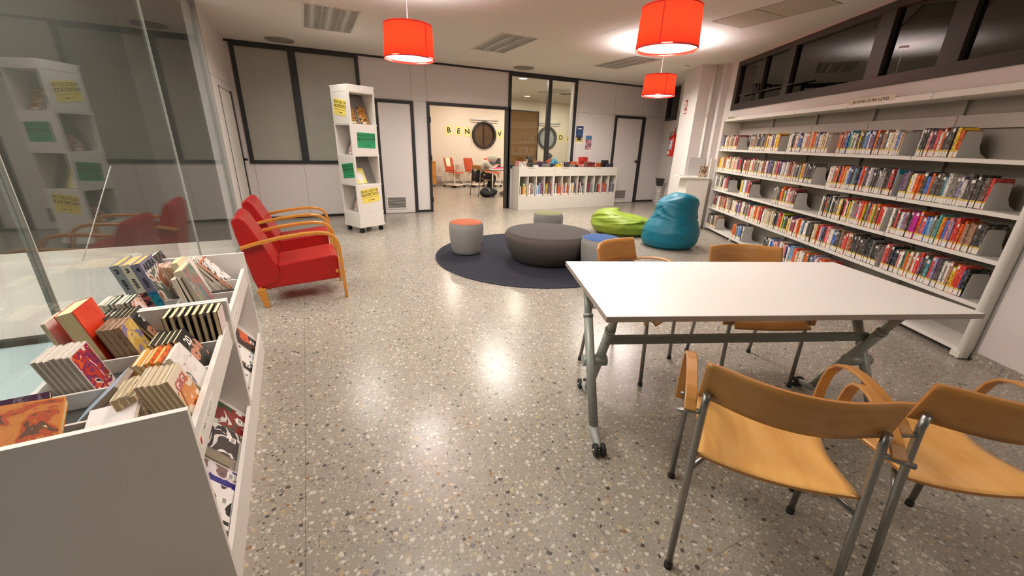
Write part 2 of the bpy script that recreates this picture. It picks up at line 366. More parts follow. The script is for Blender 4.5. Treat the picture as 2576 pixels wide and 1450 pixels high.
# door 1 (closed), door 2 (open doorway), door 3 (closed), each with its black frame
def jamb(x0, x1, z1, wl, wr, wt=.05):
    b = MB(); b.box(x0, x0+wl, YB-.03, YB+.1, 0, z1); b.box(x1-wr, x1, YB-.03, YB+.1, 0, z1); b.box(x0+wl, x1-wr, YB-.03, YB+.1, z1-wt, z1); return b
d1 = jamb(1.20, 1.90, 2.05, .055, .06).build('door_1', M_black, bevel=.003); struct(d1)
b = MB(); b.box(1.257, 1.838, YB-.016, YB-.001, .012, 1.998); b.build('door_leaf', M_panel, d1, bevel=.002)
grille(d1, 1.29, 1.67, .09, .33, YB-.016)
d3 = jamb(6.66, 7.60, 2.05, .06, .10).build('door_2', M_black, bevel=.003); struct(d3)
b = MB(); b.box(6.722, 7.498, YB-.016, YB-.001, .012, 1.998); b.build('door_leaf', M_panel, d3, bevel=.002)
grille(d3, 6.80, 7.25, .10, .33, YB-.016)
b = MB(); b.tube([(7.44, YB-.016, 1.02), (7.44, YB-.06, 1.02)], .025, 14); b.tube([(7.44, YB-.06, 1.02), (7.40, YB-.062, 1.02)], .028, 14); b.build('door_handle', M_black, d3)
d2 = jamb(2.155, 3.90, 2.06, .05, .07).build('door_3', M_black, bevel=.003); struct(d2)
b = MB(); [b.tube([(2.205, YB-.038, z-.05), (2.205, YB-.038, z+.05)], .011, 10) for z in (.25, 1.05, 1.75)]
[b.tube([(3.83, YB-.038, z-.05), (3.83, YB-.038, z+.05)], .011, 10) for z in (.25, 1.05, 1.75)]; b.build('hinge', M_black, d2)

# ---- left side: white wall with a door, then the glass partition
b = MB(); T = Matrix.Translation((XL, 0, 0)) @ Matrix.Rotation(PI/2, 4, 'Z')       # local x -> Y, y -> -X
cells(b, [6.12, YB+.09], [0, CEIL], [], .1, T)
b.box(XL, XL+.0012, 6.12, YB, 2.063, 2.067, 1); b.box(XL, XL+.0012, 7.43, 7.434, 0, 2.0, 1)
struct(b.build('wall_left', [M_wall, M_joint]))
b = MB(); b.box(XL, XL+.02, 7.69, 7.77, 0, 1.98); b.box(XL, XL+.006, 6.775, 6.78, 0, 1.98); b.box(XL, XL+.006, 6.78, 7.69, 1.965, 1.97); d4 = b.build('door_4', M_black, bevel=.002); struct(d4)
b = MB(); b.box(XL-.001, XL+.008, 6.78, 7.70, .01, 1.95); b.build('door_leaf', M_white, d4)
b = MB(); b.tube([(XL, 7.72, 1.02), (XL+.05, 7.72, 1.02), (XL+.055, 7.70, 1.02)], .02, 12); b.build('door_knob', M_black, d4)
b = MB(); b.box(XL, XL+.01, 6.13, 6.74, 0, .05); b.box(XL, XL+.01, 7.75, YB, 0, .05); b.box(XL-.03, XL+.03, 6.09, 6.13, 0, CEIL, 1); struct(b.build('trim_3', [M_black, mat('glass_edge_profile', (168,166,160), .35, metal=.3)]))
M_glass = glass('partition_glass', (238,240,238), 0.0, .01, .74)
gp = None
ys = [-1.4, .02, 1.96, 4.05, 6.09]
b = MB(); b.box(XL-.006, XL+.006, ys[0], ys[1]-.002, .02, CEIL-.01); gp = b.build('window_3', M_glass); struct(gp)
for i in range(1, 4):
    b = MB(); b.box(XL-.006, XL+.006, ys[i]+.002, ys[i+1]-.002, .02, CEIL-.01); b.build('pane', M_glass, gp)
b = MB()
for y in ys[1:-1]: b.box(XL-.007, XL+.007, y-.0025, y+.0025, .02, CEIL-.01)
b.build('silicone_joint', mat('silicone_joint', (188,190,182), .35), gp)
b = MB(); b.box(XL-.03, XL+.03, -4, 6.09, CEIL-.03, CEIL); b.box(XL-.03, XL+.03, -4, 6.09, 0, .03); struct(b.build('trim_4', mat('glass_channel', (150,148,142), .4, metal=.4)))
# the glazed court beyond
b = MB(); b.box(-6.2, XL-.03, -4, 3.62, -.1, 0); b.box(-6.2, XL-.03, 3.62, 6.2, -.1, .0, 1)
struct(b.build('floor_court', [mat('court_floor', (168,180,182), .25), mat('court_floor_pale', (216,204,198), .25)]))
b = MB(); b.box(-6.3, -6.2, -4, 6.3, -.1, CEIL+.3); b.box(-6.2, XL-.1, 6.2, 6.3, -.1, CEIL+.3)
b.box(-6.2, XL-.1, 6.17, 6.2, 0, .09, 1)
struct(b.build('wall_court', [mat('court_wall', (58,54,48), .7), M_white]))
b = MB(); b.box(-6.2, XL-.03, 3.615, 3.665, 0, .045); b.box(-6.2, XL-.03, 3.61, 3.67, CEIL-.05, CEIL, 0); b.box(-1.712, -1.692, 3.625, 3.655, .045, CEIL-.05, 1); b.box(-4.0, -3.97, 3.625, 3.655, .045, CEIL-.05, 1)
cg = b.build('window_4', [mat('dark_floor_track', (70,68,62), .4, metal=.4), mat('glass_joint_profile', (96,98,90), .5)]); struct(cg)
for x0, x1 in [(-6.2, -4.0), (-3.97, -1.72), (-1.69, XL-.03)]:
    b = MB(); b.box(x0+.002, x1-.002, 3.636, 3.646, .045, CEIL-.05); b.build('pane', M_glass, cg)
b = MB(); b.tube([(-2.42, 6.0, 0.0), (-1.98, 6.15, 1.02)], .006, 8)
tag(b.build('pole', M_white), 'thin white pole leaning on the dark wall beyond the glass partition', 'pole')

# ---- right side: window wall, bookcase niche
b = MB(); T = TB @ Matrix.Translation((0, -NB, 0)) @ Matrix.Rotation(PI, 4, 'Z')       # local x -> -s, y outward
S0, S1 = 2.72, 7.46; WZ0, WZ1 = 1.985, 2.70; WS0, WS1 = 1.6, 7.42
cells(b, [-13.2, 6.0], [0, CEIL], [(-S1, -S0, 0, 1.875), (-WS1, -WS0, WZ0, WZ1), (-10.95, -10.15, 1.98, 2.69)], .12, T)
# niche back, sides and top
b.box(S0, S1, -NB-.32, -NB-.30, 0, 1.9, 0, TB); b.box(S0-.02, S0, -NB-.30, -NB, 0, 1.9, 0, TB); b.box(S1, S1+.02, -NB-.30, -NB, 0, 1.9, 0, TB); b.box(S0, S1, -NB-.30, -NB-.12, 1.875, 1.9, 0, TB)
struct(b.build('wall_right', M_wall))
b = MB(); b.box(-6, S0-.01, -NB, -NB+.014, 0, .075, 0, TB); b.box(S1+.01, 7.85, -NB, -NB+.014, 0, .075, 0, TB); struct(b.build('baseboard_right', M_terr))
def wbox(b, s0, s1, z0, z1, d0=-.02, d1=.05, mi=0): b.box(s0, s1, -NB-d1, -NB-d0, z0, z1, mi, TB)
b = MB(); g = .055
wbox(b, WS0, WS1, WZ1-.07, WZ1); wbox(b, WS0, WS1, WZ0, WZ0+.09)
for s0, s1 in [(WS1-.10, WS1), (6.58, 6.66), (5.90, 6.03), (4.47, 4.60), (4.42, 4.47), (3.66, 3.84), (2.3, 2.42), (WS0, WS0+.1)]: wbox(b, s0, s1, WZ0+.09, WZ1-.07)
wr = b.build('window_5', M_bronze, bevel=.004); struct(wr)
M_dark = glass('night_window_glass', (120,118,110), 0.0, .06)
for s0, s1 in [(6.66, 7.32), (6.03, 6.58), (4.60, 5.90), (3.84, 4.42), (2.42, 3.66), (1.7, 2.3)]:
    b = MB(); wbox(b, s0, s1, WZ0+.09, WZ1-.07, .02, .026); b.build('pane', M_dark, wr)
b = MB(); b.tube([TB @ Vector((6.62, -NB+.03, z)) for z in (2.16, 2.22, 2.30)], .014, 10); b.tube([TB @ Vector((6.62, -NB+.05, 2.28)), TB @ Vector((6.62, -NB+.09, 2.28)), TB @ Vector((6.56, -NB+.09, 2.20))], .012, 10)
b.tube([TB @ Vector((6.70, -NB+.05, 2.28)), TB @ Vector((6.70, -NB+.09, 2.28)), TB @ Vector((6.76, -NB+.09, 2.20))], .012, 10); b.build('window_handle', M_bronze, wr)
b = MB(); b.tube([TB @ Vector((7.18, -NB+.028, 2.185)), TB @ Vector((5.5, -NB+.028, 2.185))], .008, 8); b.build('opening_rod', M_bronze, wr)
# small far window
b = MB(); [b.box(s0, s1, -NB-.05, -NB+.03, z0, z1, 0, TB) for s0, s1, z0, z1 in [(10.15,10.95,1.98,2.04),(10.15,10.95,2.63,2.69),(10.15,10.22,2.04,2.63),(10.88,10.95,2.04,2.63)]]
w6 = b.build('window_6', M_bronze); struct(w6); b = MB(); b.box(10.22, 10.88, -NB-.03, -NB-.024, 2.04, 2.63, 0, TB); b.build('pane', M_dark, w6)
# night outside
b = MB(); b.box(0, 12, -NB-1.6, -NB-1.5, 0, 4, 0, TB); struct(b.build('wall_outside', mat('night_facade', (34,33,30), .9)))
# column with a pipe casing beside the bookcase
b = MB(); b.box(7.85, 8.62, -NB, -2.80, 0, CEIL, 0, TB); b.box(7.70, 7.85, -NB, -NB+.10, 0, CEIL, 0, TB); struct(b.build('wall_column', M_wall))
b = MB(); b.tube([WB(7.83, 3.02, 0), WB(7.83, 3.02, 1.9)], .022, 12); b.tube([WB(7.83, 3.02, 1.90), WB(7.83, 3.02, CEIL)], .026, 12); struct(b.build('trim_5', M_white))
b = MB(); b.tube([WB(11.18, 3.20, 0), WB(11.18, 3.20, CEIL)], .025, 8); struct(b.build('trim_6', M_black))
# rear walls that close the room behind the camera
b = MB(); b.box(-6.3, 9, -3.1, -3.0, 0, CEIL); struct(b.build('wall_rear', mat('rear_wall_grey', (120,110,100), .8)))

# ---- the reading room behind the partition
YW = 13.26
M_wall2 = mat('reading_room_wall', (226,214,196), .75)
b = MB(); RW = [(5.42, 1.578, .43), (7.87, 1.555, .39)]
segs = 48
def wall_with_rounds(b, x0, x1, z0, z1, rounds, y):
    """wall face with round openings: bands between openings, ring-to-square infill around them"""
    xs = [x0]
    for cx, cz, r in rounds:
        a, c = cx-r-.12, cx+r+.12; xs += [a, c]; s = r+.12
        b.box(a, c, y, y+.12, cz+s, z1); b.box(a, c, y, y+.12, z0, cz-s)
        inner = [(cx+r*math.cos(2*PI*k/segs), cz+r*math.sin(2*PI*k/segs)) for k in range(segs)]
        def sq(k):
            a_ = 2*PI*k/segs; ca, sa = math.cos(a_), math.sin(a_); m_ = s/max(abs(ca), abs(sa)); return (cx+ca*m_, cz+sa*m_)
        outer = [sq(k) for k in range(segs)]
        vs = [(u, y, v) for u, v in inner]+[(u, y, v) for u, v in outer]+[(u, y+.12, v) for u, v in inner]
        fs = [(k, (k+1)%segs, segs+(k+1)%segs, segs+k) for k in range(segs)]+[(k, (k+1)%segs, 2*segs+(k+1)%segs, 2*segs+k) for k in range(segs)]
        b.add(vs, fs)
    xs.append(x1)
    for i in range(0, len(xs), 2): b.box(xs[i], xs[i+1], y, y+.12, z0, z1)
wall_with_rounds(b, 2.2, 12.5, 0, CEIL, RW, YW)
struct(b.build('wall_reading_room', M_wall2, None))
b = MB(); b.box(2.1, 2.2, YB+.09, YW+.1, 0, CEIL); struct(b.build('wall_reading_room_side', M_wall2))
b = MB(); b.box(12.5, 12.6, 6, YW+.1, 0, CEIL); struct(b.build('wall_reading_room_end', M_wall2))
b = MB(); b.box(2.2, 12.5, YW-.012, YW, 0, .10); struct(b.build('baseboard_reading_room', mat('grey_skirting', (150,142,128), .6)))
M_night2 = mat('round_window_night', (86,62,36), .15, spec=.8, noise=.25, nscale=3)
M_grey2 = mat('round_window_blind', (150,156,152), .4, noise=.08, nscale=2)
for i, (cx, cz, r) in enumerate(RW):
    T = Matrix.Translation((cx, YW-.03, cz)) @ Matrix.Rotation(PI/2, 4, 'X')
    b = MB(); vs = []
    prof = [(r-.075, -.08), (r-.075, .02), (r-.06, .035), (r-.01, .035), (r+.0, .02), (r+.0, -.06)]
    n = 48; k = len(prof)
    for (rr, zz) in prof:
        for j in range(n): a = 2*PI*j/n; vs.append((rr*math.cos(a), rr*math.sin(a), zz))
    b.add(vs, [(q*n+j, q*n+(j+1)%n, ((q+1)%k)*n+(j+1)%n, ((q+1)%k)*n+j) for q in range(k) for j in range(n)], 0, True, T)
    wv = b.build('window_%d' % (7+i), M_bronze); struct(wv)
    b = MB(); b.lathe([(r-.07, -.06), (r-.07, -.05)], 48, 0, T); b.build('pane', M_night2 if i == 0 else M_grey2, wv)
    b = MB(); b.box(cx-.012, cx+.012, YW-.01, YW+.02, cz-r+.07, cz+r-.07) if i == 0 else b.box(cx-.004, cx+.004, YW-.01, YW+.02, cz-r+.07, cz+r-.07); b.build('mullion', M_bronze, wv)
# tall amber-tinted glazed panel on the far wall
b = MB(); b.box(6.30, 7.46, YW-.035, YW-.001, .02, 2.385)
ap = b.build('window_9', mat('amber_tinted_glass', (112,80,40), .08, spec=.9, noise=.12, nscale=1.2)); struct(ap)
b = MB(); b.box(7.445, 7.475, YW-.05, YW, .02, 2.40); b.box(6.28, 7.475, YW-.05, YW, 2.385, 2.415); b.build('window_frame', M_bronze, ap)
# ================================================================ ceiling fittings
M_louv = mat('polished_louvre', (214,210,202), .22, metal=.6)
M_tray = mat('white_enamel', (214,210,202), .4)
def luminaire(x0, x1, y0, y1, label, group='recessed louvre luminaires'):
    cx, cy = (x0+x1)/2, (y0+y1)/2; hx, hy = (x1-x0)/2, (y1-y0)/2
    t = thing('ceiling_luminaire', label, 'ceiling light', (cx, cy, CEIL), 0, group)
    b = MB(); w = .014
    b.box(-hx-w, hx+w, -hy-w, -hy, -.006, .02); b.box(-hx-w, hx+w, hy, hy+w, -.006, .02); b.box(-hx-w, -hx, -hy, hy, -.006, .02); b.box(hx, hx+w, -hy, hy, -.006, .02)
    b.build('frame', M_tray, t)
    b = MB(); b.box(-hx, hx, -hy, hy, .085, .095); b.box(-hx, -hx+.004, -hy, hy, 0, .085); b.box(hx-.004, hx, -hy, hy, 0, .085); b.box(-hx, hx, -hy, -hy+.004, 0, .085); b.box(-hx, hx, hy-.004, hy, 0, .085); b.build('tray', M_tray, t)
    third = 2*hx/3
    for k in range(3):
        xa = -hx+k*third; xb = xa+third; b = MB(); n = 17
        for j in range(n):
            y = -hy+(j+.5)*2*hy/n; b.add([(xa+.012, y-.004, .0), (xb-.012, y-.004, .0), (xb-.012, y+.004, .0), (xa+.012, y+.004, .0), (xa+.012, y-.001, .05), (xb-.012, y-.001, .05), (xb-.012, y+.001, .05), (xa+.012, y+.001, .05)], [(0,3,2,1),(4,5,6,7),(0,1,5,4),(1,2,6,5),(2,3,7,6),(3,0,4,7)])
        b.add([(xa+.012, -hy+.004, 0), (xa+.012, hy-.004, 0), (xa+.03, hy-.004, .06), (xa+.03, -hy+.004, .06)], [(0,1,2,3)]); b.add([(xb-.012, -hy+.004, 0), (xb-.012, hy-.004, 0), (xb-.03, hy-.004, .06), (xb-.03, -hy+.004, .06)], [(0,3,2,1)])
        b.box(xa+.001, xa+.012, -hy+.004, hy-.004, -.002, .0); b.box(xb-.012, xb-.001, -hy+.004, hy-.004, -.002, .0)
        b.build('louvre', M_louv, t)
        b = MB(); b.tube([((xa+xb)/2, -hy+.02, .068), ((xa+xb)/2, hy-.02, .068)], .013, 10); b.build('tube_lamp', emis('tube_glow', (255,246,232), 1.0), t)
    return t
luminaire(*LUM[0], 'recessed louvre ceiling light above the tall white display tower')
luminaire(*LUM[1], 'recessed louvre ceiling light in the middle of the room, right of the single red lamp')
luminaire(*LUM[2], 'recessed louvre ceiling light partly hidden behind the large red lampshade')
luminaire(*LUM2[0], 'recessed louvre ceiling light of the reading room behind the glass', 'reading room ceiling lights')
def grille_round(x, y, r, label):
    t = thing('air_diffuser', label, 'air vent', (x, y, CEIL), 0, 'round ceiling air vents')
    b = MB(); T = Matrix.Scale(-1, 4, (0, 0, 1))
    pr = [(r, 0), (r, .006)]
    for k in range(5):
        q = r*(1-.17*k)-.01; pr += [(q, .014), (q-.006, .004), (q-.03, .002)]
    pr += [(.02, .012)]
    b.lathe(pr, 40, 0, T); b.build('rings', mat('vent_grey', (150,143,132), .5, metal=.2), t)
    return t
grille_round(-.14, 7.70, .20, 'round grey ceiling air vent above the frosted window')
grille_round(3.93, 7.62, .20, 'round ceiling air vent just in front of the glazed partition')
grille_round(6.9, 10.7, .17, 'round ceiling air vent inside the reading room behind the glass')
t = thing('ceiling_hatch', 'two-panel dark-edged ceiling hatch near the long high window', 'hatch', (HAT[0], HAT[2], CEIL))
W_, H_ = HAT[1]-HAT[0], HAT[3]-HAT[2]
for y0, y1 in [(.012, H_/2-.006), (H_/2+.006, H_-.012)]:
    b = MB(); b.box(.012, W_-.012, y0, y1, -.002, .03); b.build('panel', mat('hatch_panel', (176,168,150), .8), t, bevel=.002)
b = MB(); T = Matrix.Translation((6.15, 5.75, CEIL)) @ Matrix.Scale(-1, 4, (0, 0, 1)); b.lathe([(.05, 0), (.05, .018), (.03, .035), (.001, .035)], 20, 0, T)
tag(b.build('smoke_detector', M_white), 'small round white smoke detector on the ceiling beside the column', 'smoke detector')
# downlights in the reading room
def downlight(x, y, label):
    t = thing('downlight', label, 'ceiling light', (x, y, CEIL), 0, 'reading room downlights')
    b = MB(); T = Matrix.Scale(-1, 4, (0, 0, 1)); b.lathe([(.115, 0), (.115, .006), (.095, .008), (.09, .002)], 28, 0, T); b.build('rim', M_white, t)
    b = MB(); b.lathe([(.09, .0), (.09, .004)], 28, 0, T); b.build('diffuser', emis('warm_diffuser', (255,240,214), 9), t)
downlight(4.55, 8.84, 'bright round downlight nearest the glazed partition')
downlight(6.34, 11.99, 'bright round downlight farther back behind the glazed partition')
# added fill panels, unseen behind and above the camera
for i, (x, y) in enumerate(FILL_PANELS):
    t = thing('ceiling_fill_panel', 'added unseen ceiling fill panel, %s of the four over the near end' % ['left rear', 'right rear', 'front'][i], 'ceiling light', (x, y, CEIL), 0, 'added fill panels over the near end')
    b = MB(); b.box(-.31, .31, -.58, .58, -.012, 0); b.build('frame', M_tray, t)
    b = MB(); b.box(-.28, .28, -.55, .55, -.016, -.012); b.build('diffuser', emis('fill_panel_diffuser', (255,240,220), 1.2), t)
# ---- red drum pendants
def shade_mat():
    m = bpy.data.materials.new('red_fabric_shade'); m.use_nodes = True; nt = m.node_tree; L = nt.links.new
    for n in list(nt.nodes): nt.nodes.remove(n)
    N = nt.nodes.new; out = N('ShaderNodeOutputMaterial'); mx = N('ShaderNodeMixShader'); mx.inputs[0].default_value = .5
    d = N('ShaderNodeBsdfDiffuse'); t = N('ShaderNodeBsdfTranslucent')
    tc = N('ShaderNodeTexCoord'); wv = N('ShaderNodeTexNoise'); wv.inputs['Scale'].default_value = 60; L(tc.outputs['Object'], wv.inputs['Vector'])
    cr = N('ShaderNodeValToRGB'); cr.color_ramp.elements[0].color = (*lin((222,30,14)), 1); cr.color_ramp.elements[1].color = (*lin((240,44,20)), 1); L(wv.outputs['Fac'], cr.inputs[0])
    L(cr.outputs[0], d.inputs[0]); t.inputs[0].default_value = (*lin((106,10,3)), 1); L(d.outputs[0], mx.inputs[1]); L(t.outputs[0], mx.inputs[2]); L(mx.outputs[0], out.inputs[0]); return m
M_shade = shade_mat(); M_liner = mat('white_shade_liner', (240,236,232), .6)
def pendant(x, y, label, seam):
    t = thing('pendant_lamp', label, 'pendant lamp', (x, y, 2.06), 0, 'red drum pendant lamps')
    rb, rt, h = .218, .205, .255; n = 64
    b = MB()
    for r0, r1 in ((rb, rt),): pass
    vs = []
    for (r, z) in [(rb, 0), (rt, h), (rt-.0015, h), (rb-.0015, 0)]:
        for j in range(n): a = 2*PI*j/n; vs.append((r*math.cos(a), r*math.sin(a), z))
    b.add(vs, [(q*n+j, q*n+(j+1)%n, ((q+1)%4)*n+(j+1)%n, ((q+1)%4)*n+j) for q in (0,) for j in range(n)], 0, True)
    b.build('lamp_shade', M_shade, t, rot=seam)
    for z, r in ((.0, rb), (h, rt)):
        b = MB(); vs = []
        for (rr, zz) in [(r+.0015, z-.005), (r+.0015, z+.008), (r-.003, z+.008), (r-.003, z-.005)]:
            for j in range(n): a = 2*PI*j/n; vs.append((rr*math.cos(a), rr*math.sin(a), zz))
        b.add(vs, [(q*n+j, q*n+(j+1)%n, ((q+1)%4)*n+(j+1)%n, ((q+1)%4)*n+j) for q in range(4) for j in range(n)], 0, True)
        b.build('rim', mat('red_trim_tape', (206,34,16), .7), t)
    b = MB(); b.box(rb-.0035, rb+.0022, -.0035, .0035, .004, h-.004, 0, Matrix.Rotation(R(seam), 4, 'Z')); b.build('seam', mat('red_trim_tape'), t)
    b = MB(); b.lathe([(rb-.012, .012), (rb-.012, .016)], 48); b.build('diffuser', emis('cool_diffuser', (250,248,255), 2.2), t)
    b = MB(); b.tube([(0, 0, .10), (0, 0, CEIL-2.06-.03)], .0035, 8); b.build('cord', mat('steel_cord', (206,206,210), .35, metal=.5), t)
    b = MB(); b.lathe([(.05, CEIL-2.06-.03), (.052, CEIL-2.06-.028), (.052, CEIL-2.06)], 24); b.build('ceiling_rose', M_white, t)
    b = MB(); b.tube([(0, 0, .10), (0, 0, .06)], .022, 14); b.build('lamp_holder', M_white, t)
    b = MB()
    for a in (0, 120, 240): b.tube([(0, 0, h-.02), (rt*math.cos(R(a)), rt*math.sin(R(a)), h-.002)], .002, 6)
    b.build('spider', M_chrome, t)
pendant(*PENDANTS[0], 'red drum pendant lamp hanging alone above the red armchairs and the rug', -62)
pendant(*PENDANTS[1], 'largest red drum pendant lamp in view, above the white table', -148)
pendant(*PENDANTS[2], 'smaller-looking red drum pendant lamp directly below the largest, near the column', -112)
# ================================================================ loose furniture
# ---- round rug and upholstered poufs
t = thing('round_rug', 'large round dark navy rug under the poufs', 'rug', (2.527, 4.43, 0))
b = MB(); b.lathe([(1.262, 0), (1.272, .003), (1.272, .008), (1.262, .011), (1.25, .011)], 96); b.build('pile', mat('navy_carpet', (24,25,38), .95, noise=.10, nscale=60, bump=.5, bscale=600), t)
b = MB(); b.tube([(1.27*math.cos(2*PI*i/96), 1.27*math.sin(2*PI*i/96), .008) for i in range(97)], .006, 6, cap=False); b.build('piping', mat('navy_binding', (40,42,60), .8), t)
def fabric(name, rgb): return mat(name, rgb, .9, noise=.05, nscale=200, bump=.3, bscale=900, sheen=.04)
def pouf(x, y, r, h, side, top, label, cat='pouf', group=None, bulge=.10, foot=.80, z0=.011):
    t = thing(cat, label, cat, (x, y, z0), 0, group)
    b = MB(); pr = [(r*foot-.02, .0), (r*foot, .012)]
    for i in range(1, 15):
        u = i/14; pr.append((r*(foot+(1-foot)*math.sin(PI/2*min(1, u*1.15))**.8) if u < .88 else r*(1-.035*((u-.88)/.12)**2), .012+u*(h-.03)))
    pr += [(r*.955, h-.010), (r*.93, h-.006)]
    b.lathe(pr, 56); b.build('body', side, t)
    b = MB(); b.lathe([(r*.90, h-.014), (r*.935, h-.008), (r*.93, h-.001), (r*.86, h+.006), (r*.5, h+.012), (.001, h+.014)], 56); b.build('seat_cushion', top, t)
    b = MB(); b.tube([(r*.945*math.cos(2*PI*i/56), r*.945*math.sin(2*PI*i/56), h-.007) for i in range(57)], .0045, 6, cap=False); b.build('piping', side, t)
    b = MB(); b.lathe([(r*foot-.04, -.0005), (r*foot-.035, .006)], 40); b.build('base', M_rubber, t)
    return t
M_pg = fabric('light_grey_upholstery', (138,136,132))
t = pouf(1.735, 4.83, .222, .405, M_pg, fabric('terracotta_upholstery', (168,84,50)), 'light grey drum stool with a terracotta orange top', 'stool', 'grey drum stools around the large pouf')
b = MB(); b.box(.200, .206, -.02, .02, .10, .15); b.build('fabric_tab', M_rubber, t, rot=R(-28))
pouf(3.14, 5.12, .222, .405, M_pg, fabric('olive_upholstery', (112,112,72)), 'grey drum stool with an olive green top behind the large pouf', 'stool', 'grey drum stools around the large pouf')
pouf(2.86, 3.50, .222, .405, M_pg, fabric('blue_upholstery', (48,86,140)), 'light grey drum stool with a blue top near the table', 'stool', 'grey drum stools around the large pouf')
pouf(2.585, 4.19, .545, .36, fabric('taupe_upholstery', (78,70,66)), fabric('dark_taupe_upholstery', (68,62,60)), 'very large low round dark taupe pouf on the rug', 'pouf', None, foot=.74)

# ---- bean bags
def beanbag(name, label, m, loc, fn, rot=0, n=(96, 56)):
    b = MB(); b.grid(fn, n[0], n[1]); o = b.build(name, m, None, loc=loc, rot=rot, sub=1)
    return tag(o, label, 'bean bag', 'bean bags by the bookcase')
def crease(u, v, seeds):
    s = 0
    for (a, c, wdt, dep, ln, ang) in seeds:
        du = ((u-a+.5) % 1)-.5; dv = v-c; x = du*math.cos(ang)+dv*math.sin(ang); y = -du*math.sin(ang)+dv*math.cos(ang)
        s += dep*math.exp(-(x/wdt)**2)*math.exp(-(y/ln)**2)
    return s
rnd = random.Random(5)
def seeds(n, dep, lo=.01, hi=.03):
    return [(rnd.random(), rnd.uniform(.12, .9), rnd.uniform(lo, hi), rnd.uniform(.4, 1)*dep*rnd.choice((1, -1)), rnd.uniform(.08, .22), rnd.uniform(-.9, .9)) for _ in range(n)]
sd1 = seeds(46, .014); sd2 = seeds(52, .035, .014, .035)
def blue_fn(u, v):      # tall pear-shaped bag, upper part leaning back
    a = 2*PI*u; z = v*.80
    rad = .40*(math.sin(PI*min(v*1.0+.0, 1)*.5+PI*.0) if v < 0 else 1)
    prof = [(0, .30), (.03, .37), (.12, .405), (.28, .405), (.40, .375), (.53, .325), (.68, .30), (.82, .29), (.91, .268), (.97, .20), (1, .0)]
    for i in range(len(prof)-1):
        if prof[i][0] <= v <= prof[i+1][0]:
            q = (v-prof[i][0])/(prof[i+1][0]-prof[i][0]); rad = prof[i][1]*(1-q)+prof[i+1][1]*q
    rad = rad+crease(u, v, sd1)*min(1, (1-v)*6)*min(1, v*5)
    rad *= 1+.03*math.sin(3*a+1)*v
    sx, sy = 1.0, .93-.12*v
    off = .075*v
    z2 = .78*v**.93 - (.02*math.cos(a*2)*v if v < .97 else 0) - (.06*max(0, -math.cos(a)))*v**3
    return (rad*sx*math.cos(a)+off, rad*sy*math.sin(a), max(0, z2))
M_blue = mat('turquoise_nylon', (4,106,128), .46, noise=.04, nscale=4, spec=.4)
M_lime = mat('lime_nylon', (126,148,42), .5, noise=.04, nscale=4, spec=.4)
beanbag('bean_bag', 'tall turquoise blue bean bag standing near the bookcase', M_blue, (4.70, 4.22, 0), blue_fn, R(-25))
def lime_fn(u, v):      # slumped bag, high at one end
    a = 2*PI*u; prof = [(0, .36), (.05, .46), (.2, .50), (.4, .47), (.6, .38), (.8, .24), (.93, .10), (1, 0)]
    for i in range(len(prof)-1):
        if prof[i][0] <= v <= prof[i+1][0]:
            q = (v-prof[i][0])/(prof[i+1][0]-prof[i][0]); rad = prof[i][1]*(1-q)+prof[i+1][1]*q
    rad += crease(u, v, sd2)*min(1, v*4)*min(1, (1-v)*5)
    h = .42*(1-.42*(math.cos(a)*.5+.5)*v)
    z = h*math.sin(v*PI/2)**.85
    return (rad*1.08*math.cos(a)-.10*v, rad*.82*math.sin(a), max(0, z))
beanbag('bean_bag', 'slumped creased lime green bean bag behind the blue one', M_lime, (4.66, 5.16, 0), lime_fn, R(-28))

# ---- red armchairs with bentwood arms
M_red = mat('red_leatherette', (164,14,12), .36, spec=.45, bump=.15, bscale=500)
M_beech = wood('honey_beech', (204,138,52), (188,118,38), .3, (3, 40, 40))
def armchair(loc, rot, label):
    t = thing('armchair', label, 'armchair', loc, rot, 'red armchairs by the glass partition')
    # local: x forward, y to the sitter's left (away from the camera), z up; width .56
    Wd = .54
    b = MB(); poly = [(-.045,.145),(.60,.175),(.602,.375),(.59,.398),(.55,.405),(.20,.365),(.12,.36),(.12,.30),(-.06,.26)]
    b.prism(poly, .055, Wd-.055, 'y'); b.build('seat', M_red, t, bevel=.014)
    b = MB(); poly = [(-.048,.15),(.10,.20),(.135,.28),(.12,.36),(.05,.53),(-.02,.69),(-.045,.745),(-.07,.775),(-.10,.785),(-.13,.77),(-.145,.73),(-.135,.62),(-.10,.42),(-.075,.25)]
    b.prism(poly, .045, Wd-.045, 'y'); b.build('backrest', M_red, t, bevel=.018)
    for y in (0.02, Wd-.02):
        b = MB(); pts = [(-.115,.530),(.0,.560),(.17,.592),(.34,.612),(.46,.616),(.53,.606),(.575,.580),(.605,.540),(.618,.48),(.622,.40),(.628,.2),(.634,.0)]
        sm = []
        for i in range(len(pts)-1):
            for k in range(3):
                q = k/3; sm.append((pts[i][0]*(1-q)+pts[i+1][0]*q, y, pts[i][1]*(1-q)+pts[i+1][1]*q))
        sm.append((pts[-1][0], y, pts[-1][1]))
        b.strip(sm, (0, 1, 0), .052, .026); b.build('armrest', M_beech, t, bevel=.005)
        b = MB(); b.add([(-.06,y-.02,.16),(.005,y-.02,.17),(.005,y+.02,.17),(-.06,y+.02,.16),(-.022,y-.018,0),(.018,y-.018,0),(.018,y+.018,0),(-.022,y+.018,0)], [(0,3,2,1)[::-1],(4,5,6,7)[::-1],(0,1,5,4),(1,2,6,5),(2,3,7,6),(3,0,4,7)]); b.build('leg', M_beech, t, bevel=.004)
    b = MB(); b.tube([(.58, .02, .25), (.58, Wd-.02, .25)], .012, 8); b.tube([(-.03, .02, .165), (-.03, Wd-.02, .165)], .012, 8); b.build('stretcher', M_beech, t)
    return t
